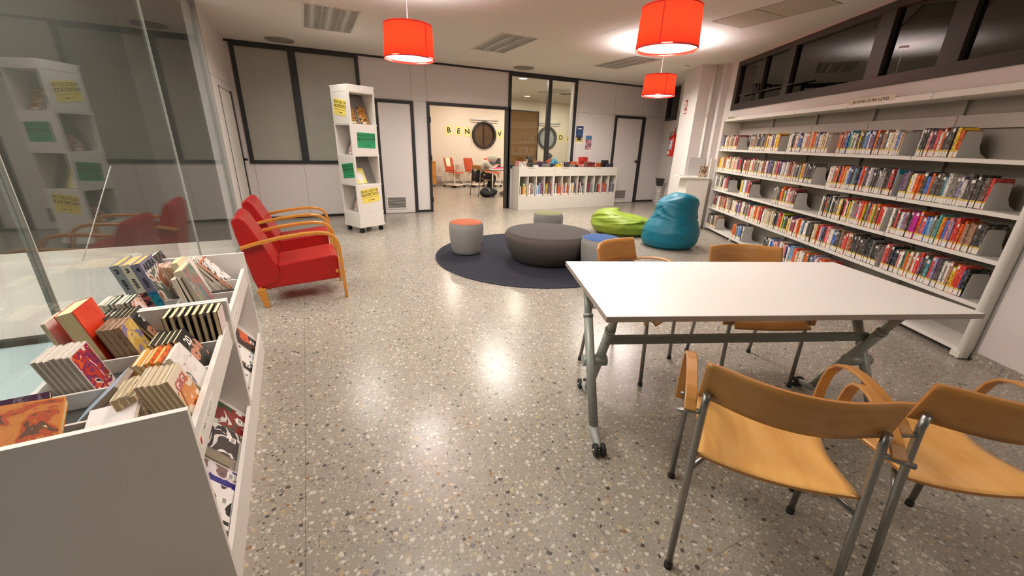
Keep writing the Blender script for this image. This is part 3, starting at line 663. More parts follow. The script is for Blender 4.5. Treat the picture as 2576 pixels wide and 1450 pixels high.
armchair((-.461, 3.738, 0), R(1.9), 'red armchair with bentwood arms nearest the comic bins')
armchair((-.50, 4.70, 0), R(-1.5), 'red armchair with bentwood arms farther back, behind the nearer one')

# ---- folding table on castors
TA = R(-21.3)
t = thing('folding_table', 'large white rectangular table on grey crossed legs with castors', 'table', (2.0, 1.237, 0), TA)
TH = .73
b = MB(); b.box(-.878, .878, -.408, .408, TH-.027, TH, 0); b.build('tabletop', mat('white_melamine', (240,235,229), .33), t, bevel=.003)
b = MB(); e = .0015
b.box(-.878-e, .878+e, -.408-e, -.408, TH-.026, TH-.002); b.box(-.878-e, .878+e, .408, .408+e, TH-.026, TH-.002); b.box(-.878-e, -.878, -.408, .408, TH-.026, TH-.002); b.box(.878, .878+e, -.408, .408, TH-.026, TH-.002)
b.build('edge_band', mat('grey_edge_band', (150,138,132), .5), t)
def caster(b, x, y, dirx=0, r=.030):
    for s in (-1, 1): b.tube([(x+s*.010, y, r), (x+s*.026, y, r)], r, 20, 1)
    b.tube([(x-.03, y, r), (x+.03, y, r)], .006, 8, 0)
def tleg(xp, v0, v1, name='leg'):
    """leg in the plane x = xp: top at v0 under the top, foot at v1; sleeve and curved foot with a twin castor"""
    sgn = 1 if v1 > v0 else -1
    def P(z): q = (TH-.03-z)/(TH-.03-.06); return (xp, v0+(v1-v0)*q, z)
    b = MB(); b.tube([P(TH-.028), P(.50)], .019, 16); b.tube([P(.56), P(.06)], .0235, 18); b.tube([P(.565), P(.55)], .026, 16)
    lo = P(.06); g = b.build(name, M_greyp, t)
    b = MB(); ey = lo[1]+sgn*.105
    b.tube([(xp, lo[1]-sgn*.02, .085), (xp, lo[1], .062), (xp, lo[1]+sgn*.03, .052), (xp, ey-sgn*.02, .042), (xp, ey, .036)], [.024, .026, .022, .016, .010], 14)
    fo = b.build('foot', mat('light_grey_plastic', (150,152,146), .45), g)
    b = MB(); caster(b, xp, ey); b.build('castor', [M_chrome, M_rubber], g)
    return g
A0, A1, B0, B1 = (.07, -.295, -.26, .05)
tleg(-.835, A0, A1); tleg(-.775, B0, B1); tleg(.66, A0-.03, A1-.03); tleg(.60, B0-.06, B1-.03)
b = MB()
for x0, x1, vv in ((-.87, -.745, -.105), (.565, .70, -.15)):
    b = MB(); b.tube([(x0, vv, .345), (x1, vv, .345)], .030, 20); b.build('pivot_collar', M_greyp, t)
b = MB(); b.box(-.775, .60, -.195, -.17, .482, .525); b.build('crossbar', mat('dark_grey_bar', (108,110,104), .45, metal=.3), t, bevel=.003)
b = MB(); [b.box(x-.035, x+.035, v-.06, v+.06, TH-.045, TH-.0275) for x in (-.80, .63) for v in (-.27, .05)]; b.build('bracket', M_greyp, t, bevel=.003)

# ---- plywood armchairs round the table
M_ply = wood('beech_plywood', (226,176,104), (212,156,82), .28, (14, 1.6, 14))
M_plyb = wood('beech_plywood_shaded', (184,130,66), (170,116,54), .36, (1.6, 14, 14))  # backs and arms: shade put into a browner copy of the beech
M_edge = mat('plywood_edge', (176,118,62), .6, noise=.15, nscale=300)
def plywood_chair():
    t = bpy.data.objects.new('plywood_chair', None); COL.objects.link(t); t.empty_display_size = .1
    # local: x right, y forward (the way the sitter faces), origin between the rear feet
    r = .0115
    for s in (-1, 1):
        b = MB(); b.tube([(s*.23, .0, .008), (s*.226, .045, .44), (s*.223, .060, .64), (s*.222, .058, .69)], r, 14); g = b.build('leg', M_steel, t)
        b = MB(); b.tube([(s*.23, 0, 0), (s*.23, 0, .02)], .0145, 12); b.build('foot_cap', M_rubber, g)
        b = MB(); b.tube([(s*.23, .44, .008), (s*.233, .425, .40), (s*.235, .42, .47)], r, 14); g = b.build('leg', M_steel, t)
        b = MB(); b.tube([(s*.23, .44, 0), (s*.23, .44, .02)], .0145, 12); b.build('foot_cap', M_rubber, g)
        # bentwood arm: up and forward from the rear stub, over and down to the front leg
        pts = [(.048,.622),(.080,.644),(.13,.664),(.20,.679),(.27,.685),(.33,.680),(.375,.662),(.405,.63),(.422,.585),(.43,.53),(.432,.47),(.430,.42)]
        sm = []
        for i in range(len(pts)-1):
            for k in range(3):
                q = k/3; sm.append((s*.262, pts[i][0]*(1-q)+pts[i+1][0]*q, pts[i][1]*(1-q)+pts[i+1][1]*q))
        sm.append((s*.262, pts[-1][0], pts[-1][1])); k = len(sm)
        b = MB(); b.strip(sm, (1, 0, 0), .036, .011); b.build('armrest', M_plyb, t, bevel=.003)
        b = MB(); b.tube([(s*.222, .058, .622), (s*.300, .052, .612)], .0085, 12); b.build('arm_bracket', M_steel, t); b = MB(); b.tube([(s*.235, .425, .45), (s*.262, .425, .45)], .008, 8); b.build('arm_bracket', M_steel, t)
    b = MB(); b.tube([(-.226, .045, .405), (-.15, .16, .412), (.15, .16, .412), (.226, .045, .405)], .009, 10); b.tube([(-.232, .425, .41), (-.14, .34, .408), (.14, .34, .408), (.232, .425, .41)], .009, 10); b.build('seat_frame', M_steel, t)
    # seat: dished plywood sheet
    def seatf(dz):
        def f(u, v):
            x = (u-.5)*.43*(1-.0*v); y = .045+v*.43
            wd = .5+.02*math.sin(PI*v); x = (u-.5)*.43*(1-.10*math.sin(PI*min(1, max(0, v)))*1.0+.06*v)
            z = .446-.022*math.sin(PI*v*.9)**2 + .028*abs(u-.5)**2*4*(1-v*.7) - (.03*max(0, (v-.86)/.14)**2)
            return (x, y, z+dz)
        return f
    def sheet(b, f0, f1, nu, nv):
        vs = [f0(i/nu, j/nv) for i in range(nu+1) for j in range(nv+1)]; o = len(vs); vs += [f1(i/nu, j/nv) for i in range(nu+1) for j in range(nv+1)]
        q = nv+1; b.add(vs, [(i*q+j, (i+1)*q+j, (i+1)*q+j+1, i*q+j+1) for i in range(nu) for j in range(nv)], 0, True)
        b.add(vs, [(o+i*q+j, o+i*q+j+1, o+(i+1)*q+j+1, o+(i+1)*q+j) for i in range(nu) for j in range(nv)], 0, True)
        ed = [(i*q, (i+1)*q, o+(i+1)*q, o+i*q) for i in range(nu)]+[(i*q+nv, o+i*q+nv, o+(i+1)*q+nv, (i+1)*q+nv) for i in range(nu)]
        ed += [(j, o+j, o+j+1, j+1) for j in range(nv)]+[(nu*q+j, nu*q+j+1, o+nu*q+j+1, o+nu*q+j) for j in range(nv)]
        b.add(vs, ed, 1, False)
    b = MB(); sheet(b, seatf(0), seatf(-.010), 20, 20); b.build('seat', [M_ply, M_edge], t)
    def backf(dy):
        def f(u, v):
            x = (u-.5)*.485; z = .655+v*.145; q = 2*(u-.5)
            y = .090-.045*v - .074*(1-q*q)*(1-q*q) - .002 + .012*q*q + dy + .006*math.cos(PI*q*1.5)
            return (x, y, z)
        return f
    b = MB(); sheet(b, backf(0), backf(-.010), 28, 6); b.build('backrest', [M_plyb, M_edge], t)
    return t
c0 = plywood_chair()
CH = [((1.12, .4565), 48, 'plywood armchair in front, its seat and the back of its curved backrest fully in view'),
      ((1.672, .150), 34, 'plywood armchair cut off by the right edge of the photo'),
      ((1.729, 2.032), 158, 'plywood armchair across the table, left of its twin and beside the blue stool'),
      ((2.517, 1.64), 204.5, 'plywood armchair across the table, seen straight on in front of the bookcase')]
for i, ((x, y), brg, lab) in enumerate(CH):
    o = c0 if i == 0 else copy_tree(c0)
    o.location = (x, y, 0); o.rotation_euler = (0, 0, R(-brg)); tag(o, lab, 'chair', 'plywood armchairs round the white table')

# ---- mobile display tower
ANG = math.atan2(.203, .409)
C0 = Vector((.608, 6.451, 0)); TW = .44
t = thing('display_tower', 'tall white square display tower on castors with open book niches', 'display stand', C0, ANG)
# local: x along the right face, y along the left face (away); front corner at the origin
H = 2.08; lv = [.30, .72, 1.14, 1.565, 1.99]; th = .018
def tw_panel(b, a0, a1, z0, z1, face):
    if face == 'x': b.box(a0, a1, 0, th, z0, z1)
    elif face == 'y': b.box(0, th, a0, a1, z0, z1)
b = MB(); P = b
b.box(0, TW, 0, TW, .085, .12); b.box(0, TW, 0, TW, H-.018, H)
# back faces solid
b.box(TW-th, TW, th, TW, .12, H-.018); b.box(th, TW-th, TW-th, TW, .12, H-.018)
b.box(0, .03, 0, .03, .12, H-.018)                                    # front corner post
b.box(TW-.03, TW-th, 0, .03, .12, H-.018); b.box(0, .03, TW-.03, TW-th, .12, H-.018)
for z in lv: b.box(.002, TW-.002, .002, TW-.002, z-.009, z+.009)
for k in range(4):
    z0, z1 = lv[k]+.009, lv[k+1]-.009
    if k % 2 == 0: tw_panel(b, .03, TW-.03, z0, z1, 'x')                 # right face closed, left face open
    else: tw_panel(b, .03, TW-.03, z0, z1, 'y')
b.box(.03, TW-.03, 0, th, .12, lv[0]); b.box(0, th, .03, TW-.03, .12, lv[0]); b.box(.03, TW-.03, 0, th, lv[4], H-.018); b.box(0, th, .03, TW-.03, lv[4], H-.018)
b.build('body', M_white, t, bevel=.0015)
M_gback = mat('grey_back_panel', (132,130,128), .55)
for k in range(4):
    z0, z1 = lv[k]+.01, lv[k+1]-.02
    b = MB()
    if k % 2 == 1: b.add([(.035, .12, z0), (TW-.02, .12, z0), (TW-.02, .30, z1), (.035, .30, z1), (.035, .128, z0), (TW-.02, .128, z0), (TW-.02, .308, z1), (.035, .308, z1)], [(0,1,2,3),(7,6,5,4),(0,4,5,1),(1,5,6,2),(2,6,7,3),(3,7,4,0)])
    else: b.add([(.12, .035, z0), (.12, TW-.02, z0), (.30, TW-.02, z1), (.30, .035, z1), (.128, .035, z0), (.128, TW-.02, z0), (.308, TW-.02, z1), (.308, .035, z1)], [(3,2,1,0),(4,5,6,7),(1,5,4,0),(2,6,5,1),(3,7,6,2),(0,4,7,3)])
    b.build('sloping_shelf', M_gback, t)
for (cx, cy) in [(.05, .05), (TW-.05, .05), (.05, TW-.05), (TW-.05, TW-.05)]:
    b = MB()
    for s in (-1, 1): b.tube([(cx+s*.008, cy, .036), (cx+s*.022, cy, .036)], .036, 18, 0)
    b.tube([(cx, cy+.01, .085), (cx, cy+.01, .03)], .012, 10, 1); b.box(cx-.026, cx+.026, cy-.02, cy+.03, .070, .084, 1); b.build('castor', [M_rubber, M_chrome], t)
TT = Matrix.Translation(C0) @ Matrix.Rotation(ANG, 4, 'Z')
def face_T(face, a, z, tilt):
    """frame on a tower face: centre a along the face, height z"""
    if face == 'x': return TT @ Matrix.Translation((a, -.0015, z)) @ Matrix.Rotation(PI/2, 4, 'X') @ Matrix.Rotation(R(tilt), 4, 'Z')
    return TT @ Matrix.Translation((-.0015, a, z)) @ Matrix.Rotation(-PI/2, 4, 'Z') @ Matrix.Rotation(PI/2, 4, 'X') @ Matrix.Rotation(R(tilt), 4, 'Z')
def sign(face, a, z, tilt, m, lab):
    T = face_T(face, a, z, tilt)
    b = MB(); b.box(-.148, .148, -.105, .105, -.0008, .0006, 0); o = b.build('sign', m); o.matrix_world = T
    tag(o, lab, 'sign', 'signs on the display tower')
    I = Matrix.Identity(4)
    text('SELECCIÓ DE', .050, M_ink, o, Matrix.Translation((0, .066, .001)), .010)
    text('NOVETATS', .060, M_ink, o, Matrix.Translation((0, .012, .001)), .014)
    b = MB(); b.box(-.135, .135, -.030, -.027, .0008, .0014); b.build('rule', M_ink, o)
    b = MB(); b.box(-.035, -.029, -.085, -.052, .0008, .0014); b.box(-.040, -.029, -.060, -.054, .0008, .0014); b.build('logo', M_ink, o)
    text('BIB CCB', .016, M_ink, o, Matrix.Translation((.035, -.068, .001)), .01) if False else None
    b = MB(); b.box(.005, .03, -.075, -.063, .0008, .0014); b.box(.036, .06, -.075, -.063, .0008, .0014); b.build('logo', M_ink, o)
sign('x', .235, 1.355, -2, M_greenp, 'green sign on the right face of the display tower')
sign('x', .215, .565, 6, M_yellowp, 'yellow sign low on the right face of the display tower')
sign('y', .215, 1.79, -8, M_yellowp, 'yellow sign high on the left face of the display tower')
sign('y', .175, .925, 6, M_greenp, 'green sign on the left face of the display tower')

# ---- lectern-like leaflet stand and the end bookcase panel by the column
t = thing('leaflet_stand', 'white leaflet stand with a flat top against the column', 'stand', WB(7.60, 2.84), R(60.92))
b = MB(); b.box(-.20, -.18, -.25, .12, 0, .885); b.box(-.18, .20, -.25, -.23, 0, .885); b.box(.18, .20, -.23, .12, 0, .885); b.box(-.18, .18, .10, .12, .04, .885); b.build('body', M_white, t, bevel=.002)
b = MB(); b.box(-.235, .235, -.27, .24, .885, .905); b.build('top', M_white, t, bevel=.002)
b = MB(); b.box(.17, .19, -.27, .02, .905, 1.225); b.build('back_panel', mat('grey_panel', (182,180,178), .6), t)
# ================================================================ book colours
INK = {'k':(30,28,28,'black'),'K':(58,52,48,'charcoal'),'g':(132,128,122,'grey'),'G':(44,62,52,'dark green'),'w':(222,216,206,'white'),'c':(206,188,156,'cream'),'r':(190,42,34,'red'),
 'R':(116,34,34,'dark red'),'o':(214,96,36,'orange'),'y':(222,186,48,'yellow'),'l':(166,186,44,'lime green'),'b':(48,92,170,'blue'),'B':(36,42,80,'navy'),'t':(38,118,128,'teal'),'s':(112,160,192,'light blue'),
 'p':(84,54,88,'plum'),'m':(178,34,136,'magenta'),'n':(136,98,74,'brown'),'N':(78,52,40,'dark brown'),'i':(206,132,132,'pink'),'e':(82,128,52,'green'),'v':(138,130,162,'lavender'),'a':(130,146,118,'sage green')}
def spine_mat(code):
    nm = INK[code][3].replace(' ', '_')+'_book_cloth'
    if nm in _M: return _M[nm]
    m = bpy.data.materials.new(nm); m.use_nodes = True; nt = m.node_tree; L = nt.links.new; N = nt.nodes.new; b = nt.nodes['Principled BSDF']
    c = INK[code][:3]; lum = sum(c)/3
    alt = tuple(min(255, v*.55+95) for v in c) if lum < 110 else tuple(v*.55 for v in c)
    tc = N('ShaderNodeTexCoord'); oi = N('ShaderNodeObjectInfo'); cb = N('ShaderNodeVectorMath'); cb.operation = 'SCALE'; cb.inputs[0].default_value = (7, 13, 29); L(oi.outputs['Random'], cb.inputs['Scale'])
    ad = N('ShaderNodeVectorMath'); ad.operation = 'ADD'; L(tc.outputs['Object'], ad.inputs[0]); L(cb.outputs[0], ad.inputs[1])
    mp = N('ShaderNodeMapping'); mp.inputs['Scale'].default_value = (60, 20, 34); L(ad.outputs[0], mp.inputs[0])
    n = N('ShaderNodeTexNoise'); n.inputs['Scale'].default_value = 1.3; n.inputs['Detail'].default_value = 3; n.inputs['Distortion'].default_value = .8; L(mp.outputs[0], n.inputs['Vector'])
    cr = N('ShaderNodeValToRGB'); cr.color_ramp.interpolation = 'LINEAR'; e = cr.color_ramp.elements; e[0].position = .50; e[1].position = .60; e[0].color = (0,0,0,1); e[1].color = (.8,.8,.8,1); L(n.outputs['Fac'], cr.inputs[0])
    mx = N('ShaderNodeMix'); mx.data_type = 'RGBA'; L(cr.outputs[0], mx.inputs[0]); mx.inputs[6].default_value = (*lin(c), 1); mx.inputs[7].default_value = (*lin(alt), 1)
    hs = N('ShaderNodeHueSaturation'); L(mx.outputs[2], hs.inputs['Color']); mr = N('ShaderNodeMapRange'); mr.inputs[3].default_value = .9; mr.inputs[4].default_value = 1.35; L(oi.outputs['Random'], mr.inputs[0]); L(mr.outputs[0], hs.inputs['Value'])
    L(hs.outputs[0], b.inputs['Base Color']); b.inputs['Roughness'].default_value = .38
    _M[nm] = m; return m
M_page = mat('book_pages', (206,190,160), .85, noise=.06, nscale=60)
M_pagew = mat('new_book_pages', (226,216,196), .85)
M_lab = mat('call_number_label', (224,220,210), .6)
M_laby = mat('yellow_genre_label', (214,184,84), .6)
def book_geo(b, t, h, w, T=None, mc=0, mp=1, spine_front=True):
    """x 0..t thickness, y 0 (front) .. w (back), z 0..h; boards, spine and inset page block"""
    c = min(.0022, t*.16)
    b.box(0, c, 0, w, 0, h, mc, T); b.box(t-c, t, 0, w, 0, h, mc, T)
    if spine_front: b.box(c, t-c, 0, c, 0, h, mc, T); b.box(c, t-c, c, w-.003, .002, h-.003, mp, T)
    else: b.box(c, t-c, w-c, w, 0, h, mc, T); b.box(c, t-c, .001, w-c, .001, h-.0015, mp, T)
ORD = ['', 'first', 'second', 'third', 'fourth', 'fifth']
def nth(i): return '%d%s' % (i, 'th' if 10 <= i % 100 <= 20 else {1:'st',2:'nd',3:'rd'}.get(i % 10, 'th'))

# ================================================================ tall wall bookcase
BZ = [1.38, 1.04, .73, .415, .075]; NF = 3.17; NBK = 3.45; BAYS = [2.76, 3.705, 4.62, 5.50, 6.45, 7.41]
bc = thing('bookcase', 'tall long white metal library bookcase running along the right wall under the high windows', 'bookcase', (0, 0, 0), R(60.92))
M_shelf = mat('white_steel_shelf', (222,218,210), .38)
M_backp = mat('grey_steel_back', (150,144,134), .55)
def LB(b, s0, s1, n0, n1, z0, z1, mi=0): b.box(s0, s1, -n1, -n0, z0, z1, mi)
for k, z in enumerate(BZ):
    for i in range(5):
        b = MB(); s0, s1 = BAYS[i]+.003, BAYS[i+1]-.003
        LB(b, s0, s1, NF, NBK, z-.004, z); LB(b, s0, s1, NF, NF+.004, z-.030, z+.0005); LB(b, s0, s1, NF+.004, NF+.02, z-.03, z-.026)
        b.build('shelf', M_shelf, bc, bevel=.0015)
for i in range(5):
    b = MB(); s0, s1 = BAYS[i]+.003, BAYS[i+1]-.003
    b.add([(s0,-NF+.01,1.815),(s1,-NF+.01,1.815),(s1,-NF+.0,1.865),(s0,-NF+.0,1.865),(s0,-NBK,1.815),(s1,-NBK,1.815),(s1,-NBK,1.865),(s0,-NBK,1.865)], [(0,1,2,3),(4,7,6,5),(3,2,6,7),(0,4,5,1),(0,3,7,4),(1,5,6,2)])
    b.build('canopy', M_shelf, bc, bevel=.002)
    b = MB(); LB(b, BAYS[i], BAYS[i+1], NBK, NBK+.006, .05, 1.83); b.build('back_panel', M_backp, bc)
    b = MB(); LB(b, s0, s1, NBK-.03, NBK, 1.60, 1.70); b.build('cross_rail', mat('rail_grey', (176,170,160), .5), bc)
for i, s in enumerate(BAYS):
    if i not in (0, 5):
        b = MB(); LB(b, s-.03, s+.03, NBK-.025, NBK, .03, 1.815); b.build('upright', M_backp, bc)
        b = MB(); LB(b, s-.016, s+.016, NF+.015, NBK, .005, .045); b.tube([(s, -NF-.03, 0), (s, -NF-.03, .006)], .012, 10); b.build('foot', M_shelf, bc)
b = MB(); b.tube([(BAYS[0]-.018, -NF-.002, .012), (BAYS[0]-.018, -NF-.002, 1.86)], .024, 20); LB(b, BAYS[0]-.03, BAYS[0]-.012, NF+.01, NBK, .02, 1.86); LB(b, BAYS[0]-.035, BAYS[0]+.03, NF-.022, NF+.05, .01, .055); b.tube([(BAYS[0]-.01, -NF, 0), (BAYS[0]-.01, -NF, .012)], .014, 12)
b.build('end_post', M_shelf, bc, bevel=.002)
b = MB(); LB(b, BAYS[5]+.003, BAYS[5]+.022, NF-.012, NBK, .01, 1.865); b.build('end_panel', M_shelf, bc, bevel=.002)
b = MB(); LB(b, BAYS[5]+.10, BAYS[5]+.13, NF-.06, NF+.04, .012, 1.215); b.tube([(BAYS[5]+.11, -NF+.05, 0), (BAYS[5]+.11, -NF+.05, .012)], .014, 10)
b.build('end_board', M_white, bc)
# name strips on the canopy
for s, txt in ((4.35, 'JN. NOVEL·LES PER A JOVES'), (7.20, 'JN. NOVEL·LES')):
    b = MB(); LB(b, s-.28 if s < 6 else s-.16, s+.28 if s < 6 else s+.16, NF-.004, NF-.001, 1.835, 1.893); g = b.build('name_strip', mat('cream_strip', (214,204,182), .6), bc)
    text(txt, .036, M_ink, g, Matrix.Translation((s, -NF+.0045, 1.864)) @ Matrix.Rotation(PI, 4, 'Z') @ Matrix.Rotation(PI/2, 4, 'X'), .01)
BSEG = {
 0: [(7.444, 6.828, 'v k w c n c g n c R R'), (6.480, 5.704, 'g g n g n v k k g g k n y n c w p w y y R'), (5.511, 4.761, 'w K g o w p b B w w n r n c o g v g w c R c g g'), (4.639, 3.858, 'o n o R p b t e w G w k y k k s b w p p y o B N n n G w c w c b c n'), (3.706, 3.350, 'w k K g i p k r w o K K K K y o')],
 1: [(7.424, 6.566, 'n y c n o w w n c i c p r k'), (6.541, 4.883, 'c i R n n n c w r n g n g c w n R w p v B k c p r p B w v g w n R n w g k g y o g k K K K'), (4.650, 3.793, 'w w i w n o o k B o r y o c w b B K s G k b w r o g p g w v g K k g v g w g K k r R R t'), (3.735, 3.014, 'p K y w o K b o K K K t w g g v w K K K K N r')],
 2: [(7.374, 6.851, 'w g g w g K w i R k'), (6.472, 6.167, 'y g s w v p r R k'), (5.558, 5.089, 'g g n k o o k l p w i g n R k'), (4.624, 3.787, 'w k K v o e G K w k G n g g y w y k R r w k y y w g n v r w r o y k g p o w y e o N r r w'), (3.716, 2.934, 'w K r K w v R K K m m o p r b s s g a t y o b i v r r o o n n n K k K')],
 3: [(7.289, 5.724, 'R K g w i n n n i R c g n k c w c p v R w K n g t r w c o c r R'), (5.703, 5.425, 'w c w c g c c'), (5.415, 4.663, 'k g r r l K e k y w p R r w w o w s k w K K K'), (4.642, 3.707, 'c c o r w v k r i w w b b K K n N r n o k K K K K K K k k k g k k K'), (3.661, 2.920, 'i r R k B k i w G e o c o w r r p K t K r v p K w g w n y o r r B k')],
 4: [(7.401, 7.026, 'K g w g K c n'), (6.416, 6.103, 'o o K g s b b k w'), (5.516, 4.253, 'k k K w b b r c i p w w n i B b w s v o r c w c w g o a k s v w w i r o n r r'), (3.930, 3.320, 'k n K e K o n g K k')],
}
BEND = {
 0: [6.815, 5.695, 4.761, 3.850, 3.341],
 1: [4.876, 3.788, 3.009],
 2: [6.836, 6.144, 5.073, 3.778, 2.923],
 3: [3.697, 2.899],
 4: [6.994, 6.079, 4.240],
}
rb = random.Random(23); books = []
for k, segs_ in BSEG.items():
    for (sh, sl, codes) in segs_:
        codes = codes.split()
        n_ = max(len(codes), round((sh-sl)/.0262)); ws = [rb.uniform(.72, 1.3) for _ in range(n_)]; tot = sum(ws); s = sh
        for j in range(n_):
            t_ = ws[j]/tot*(sh-sl); c = codes[min(len(codes)-1, int(j*len(codes)/n_))]
            hh = rb.uniform(.190, .232) if k else rb.uniform(.185, .225)
            if k == 4 and sh < 4.0: hh = rb.uniform(.17, .20)
            books.append((k, s, t_, c, hh, rb.uniform(.125, .15), rb.uniform(0, .012), rb.random())); s -= t_
cx_, cn_ = 0.0, 0.0
def dist(bk): k, s, t_, *_ = bk; return t_/(s*s+NF*NF+(BZ[k]-1.3)**2)**.5
order = sorted(range(len(books)), key=lambda i: books[i][1])
near = set(order[:300])
fb = MB(); codes_all = sorted(INK); idx = {c: i for i, c in enumerate(codes_all)}; npg, nlb, nly = len(codes_all), len(codes_all)+1, len(codes_all)+2
cnt = {}
BAYN = ['nearest', 'second', 'third', 'fourth', 'farthest']
for i, (k, s, t_, c, hh, dd, rec, q) in enumerate(books):
    th_ = t_-.0006; z = BZ[k]+.0008; n0 = NF+.012+rec; lh = .042
    bay = sum(1 for x in BAYS[1:-1] if s > x+.02); key = (k, bay); cnt[key] = cnt.get(key, 0)+1
    # local frame of the case: the spine faces +y
    if i in near:
        b = MB(); T = Matrix.Translation((0, 0, 0)) @ Matrix.Rotation(PI, 4, 'Z'); book_geo(b, th_, hh, dd, T)
        o = b.build('book', [spine_mat(c), M_pagew if q < .5 else M_page]); o.matrix_world = TB @ Matrix.Translation((s, -n0, z))
        tag(o, '%s book, %s from left, %s shelf from top, %s bay of tall bookcase' % (INK[c][3], nth(cnt[key]), ORD[k+1], BAYN[bay]), 'book', 'library novels on the tall bookcase')
        b = MB(); b.box(-th_*.94, -th_*.06, 0, .0006, .004, lh); b.box(-th_*.94, -th_*.06, 0, .0008, lh, lh+.012, 1)
        b.build('spine_label', [M_lab, M_laby], o)
        if q > .62: b = MB(); b.box(-th_*.88, -th_*.12, 0, .0007, hh-.034, hh-.012); b.build('top_sticker', M_lab, o)
    else:
        T = Matrix.Translation((s, -n0, z)) @ Matrix.Rotation(PI, 4, 'Z'); book_geo(fb, th_, hh, dd, T, idx[c], npg)
        fb.box(s-th_*.94, s-th_*.06, -n0, -n0+.0006, z+.004, z+lh, nlb); fb.box(s-th_*.94, s-th_*.06, -n0, -n0+.0008, z+lh, z+lh+.012, nly)
        if q > .62: fb.box(s-th_*.88, s-th_*.12, -n0, -n0+.0007, z+hh-.034, z+hh-.012, nlb)
o = fb.build('book', [spine_mat(c) for c in codes_all]+[M_page, M_lab, M_laby]); o.matrix_world = TB
tag(o, 'rows of small library novels filling the far bays of the tall bookcase', 'book', 'library novels on the tall bookcase', 'stuff')
M_bend = mat('grey_steel_bookend', (196,194,188), .5)
bk = 0
for k, ss in BEND.items():
    for s in sorted(ss):
        b = MB(); poly = [(0,.0),(-.003,.012),(.008,.176),(.018,.187),(.118,.187),(.130,.176),(.140,.085),(.165,.035),(.215,.004),(.215,.0)]
        b.prism([(-u, v) for u, v in poly], -.0008, .0008, 'x'); b.box(-.10, 0, -.19, -.005, 0, .0012)
        o = b.build('bookend', M_bend, bevel=.0004); o.matrix_world = TB @ Matrix.Translation((s-.004, -NF-.004, BZ[k]+.0008))
        bay = sum(1 for x in BAYS[1:-1] if s > x-.03); tag(o, 'grey steel bookend on the %s shelf from top, %s bay of tall bookcase' % (ORD[k+1], BAYN[bay]) + (' (right one)' if bk and (k, bay) == bk else ''), 'bookend', 'grey steel bookends on the tall bookcase'); bk = (k, bay)

# ================================================================ low bookcases along the glazed partition
YF = 7.76; LX = [3.975, 4.84, 5.725, 6.61]; LH = .903
M_lw = mat('low_case_white', (206,200,190), .5)
LC = [["Rwkoecy", "RwwRwkw", "bwsvpR", "kGyeoGgpR"], ["kcwNRor", "wowBvcor", "RwcywpK", "iRKwkwk"], ["NRpgg", "kGgkr", "Bnporg", "BgKvK"]]
UN = ['left', 'middle', 'right']; CN = ['first', 'second', 'third', 'fourth']
rl = random.Random(4)
for u in range(3):
    x0, x1 = LX[u]+.001, LX[u+1]-.001; wd = x1-x0
    t = thing('low_bookcase', '%s unit of the low white bookcase row under the glazed partition' % UN[u], 'bookcase', (x0, YF, 0), 0, 'low white bookcase units')
    b = MB(); z0, z1 = .285, .712
    b.box(0, .022, 0, .33, 0, LH); b.box(wd-.022, wd, 0, .33, 0, LH); b.box(.022, wd-.022, .312, .33, 0, LH)
    b.box(.022, wd-.022, 0, .016, 0, z0-.018); b.box(.022, wd-.022, 0, .312, z0-.018, z0); b.box(.022, wd-.022, 0, .016, z1+.018, LH); b.box(.022, wd-.022, 0, .312, z1, z1+.018)
    b.build('body', M_lw, t, bevel=.0015)
    step = (wd-.044)/4
    for c in range(1, 4):
        b = MB(); xx = .022+step*c; b.box(xx-.008, xx+.008, .002, .312, z0, z1); b.build('divider', M_lw, t)
    b = MB(); b.box(.20, .38, -.001, 0, LH-.035, LH-.008); b.build('label_strip', mat('small_label', (176,168,156), .6), t)
    b = MB(); b.box(.01, wd-.01, .01, .3, -.0, .006); b.build('plinth', M_black, t)
    for c in range(4):
        codes = LC[u][c]; xx = x0+.022+step*c+.010; avail = step-.02; ws = [rl.uniform(.7, 1.3) for _ in codes]; tot = sum(ws)*1.08
        for j, cc in enumerate(codes):
            tt_ = avail*ws[j]/tot; hh = rl.uniform(.20, .285) if u < 2 else rl.uniform(.22, .27)
            b = MB(); book_geo(b, tt_-.001, hh, .16, None); o = b.build('book', [spine_mat(cc), M_pagew])
            lean = 0 if (u < 2) else R(rl.choice((3, -3, 0)))*0
            o.location = (xx, YF+.03+rl.uniform(0, .015), z0+.0008)
            tag(o, '%s book, %s from left, %s compartment of the %s low bookcase unit' % (INK[cc][3], nth(j+1), CN[c], UN[u]), 'book', 'books in the low white bookcases')
            b = MB(); b.box(tt_*.06, tt_*.92, -.0006, 0, .004, .045); b.build('spine_label', M_lab, o)
            xx += tt_
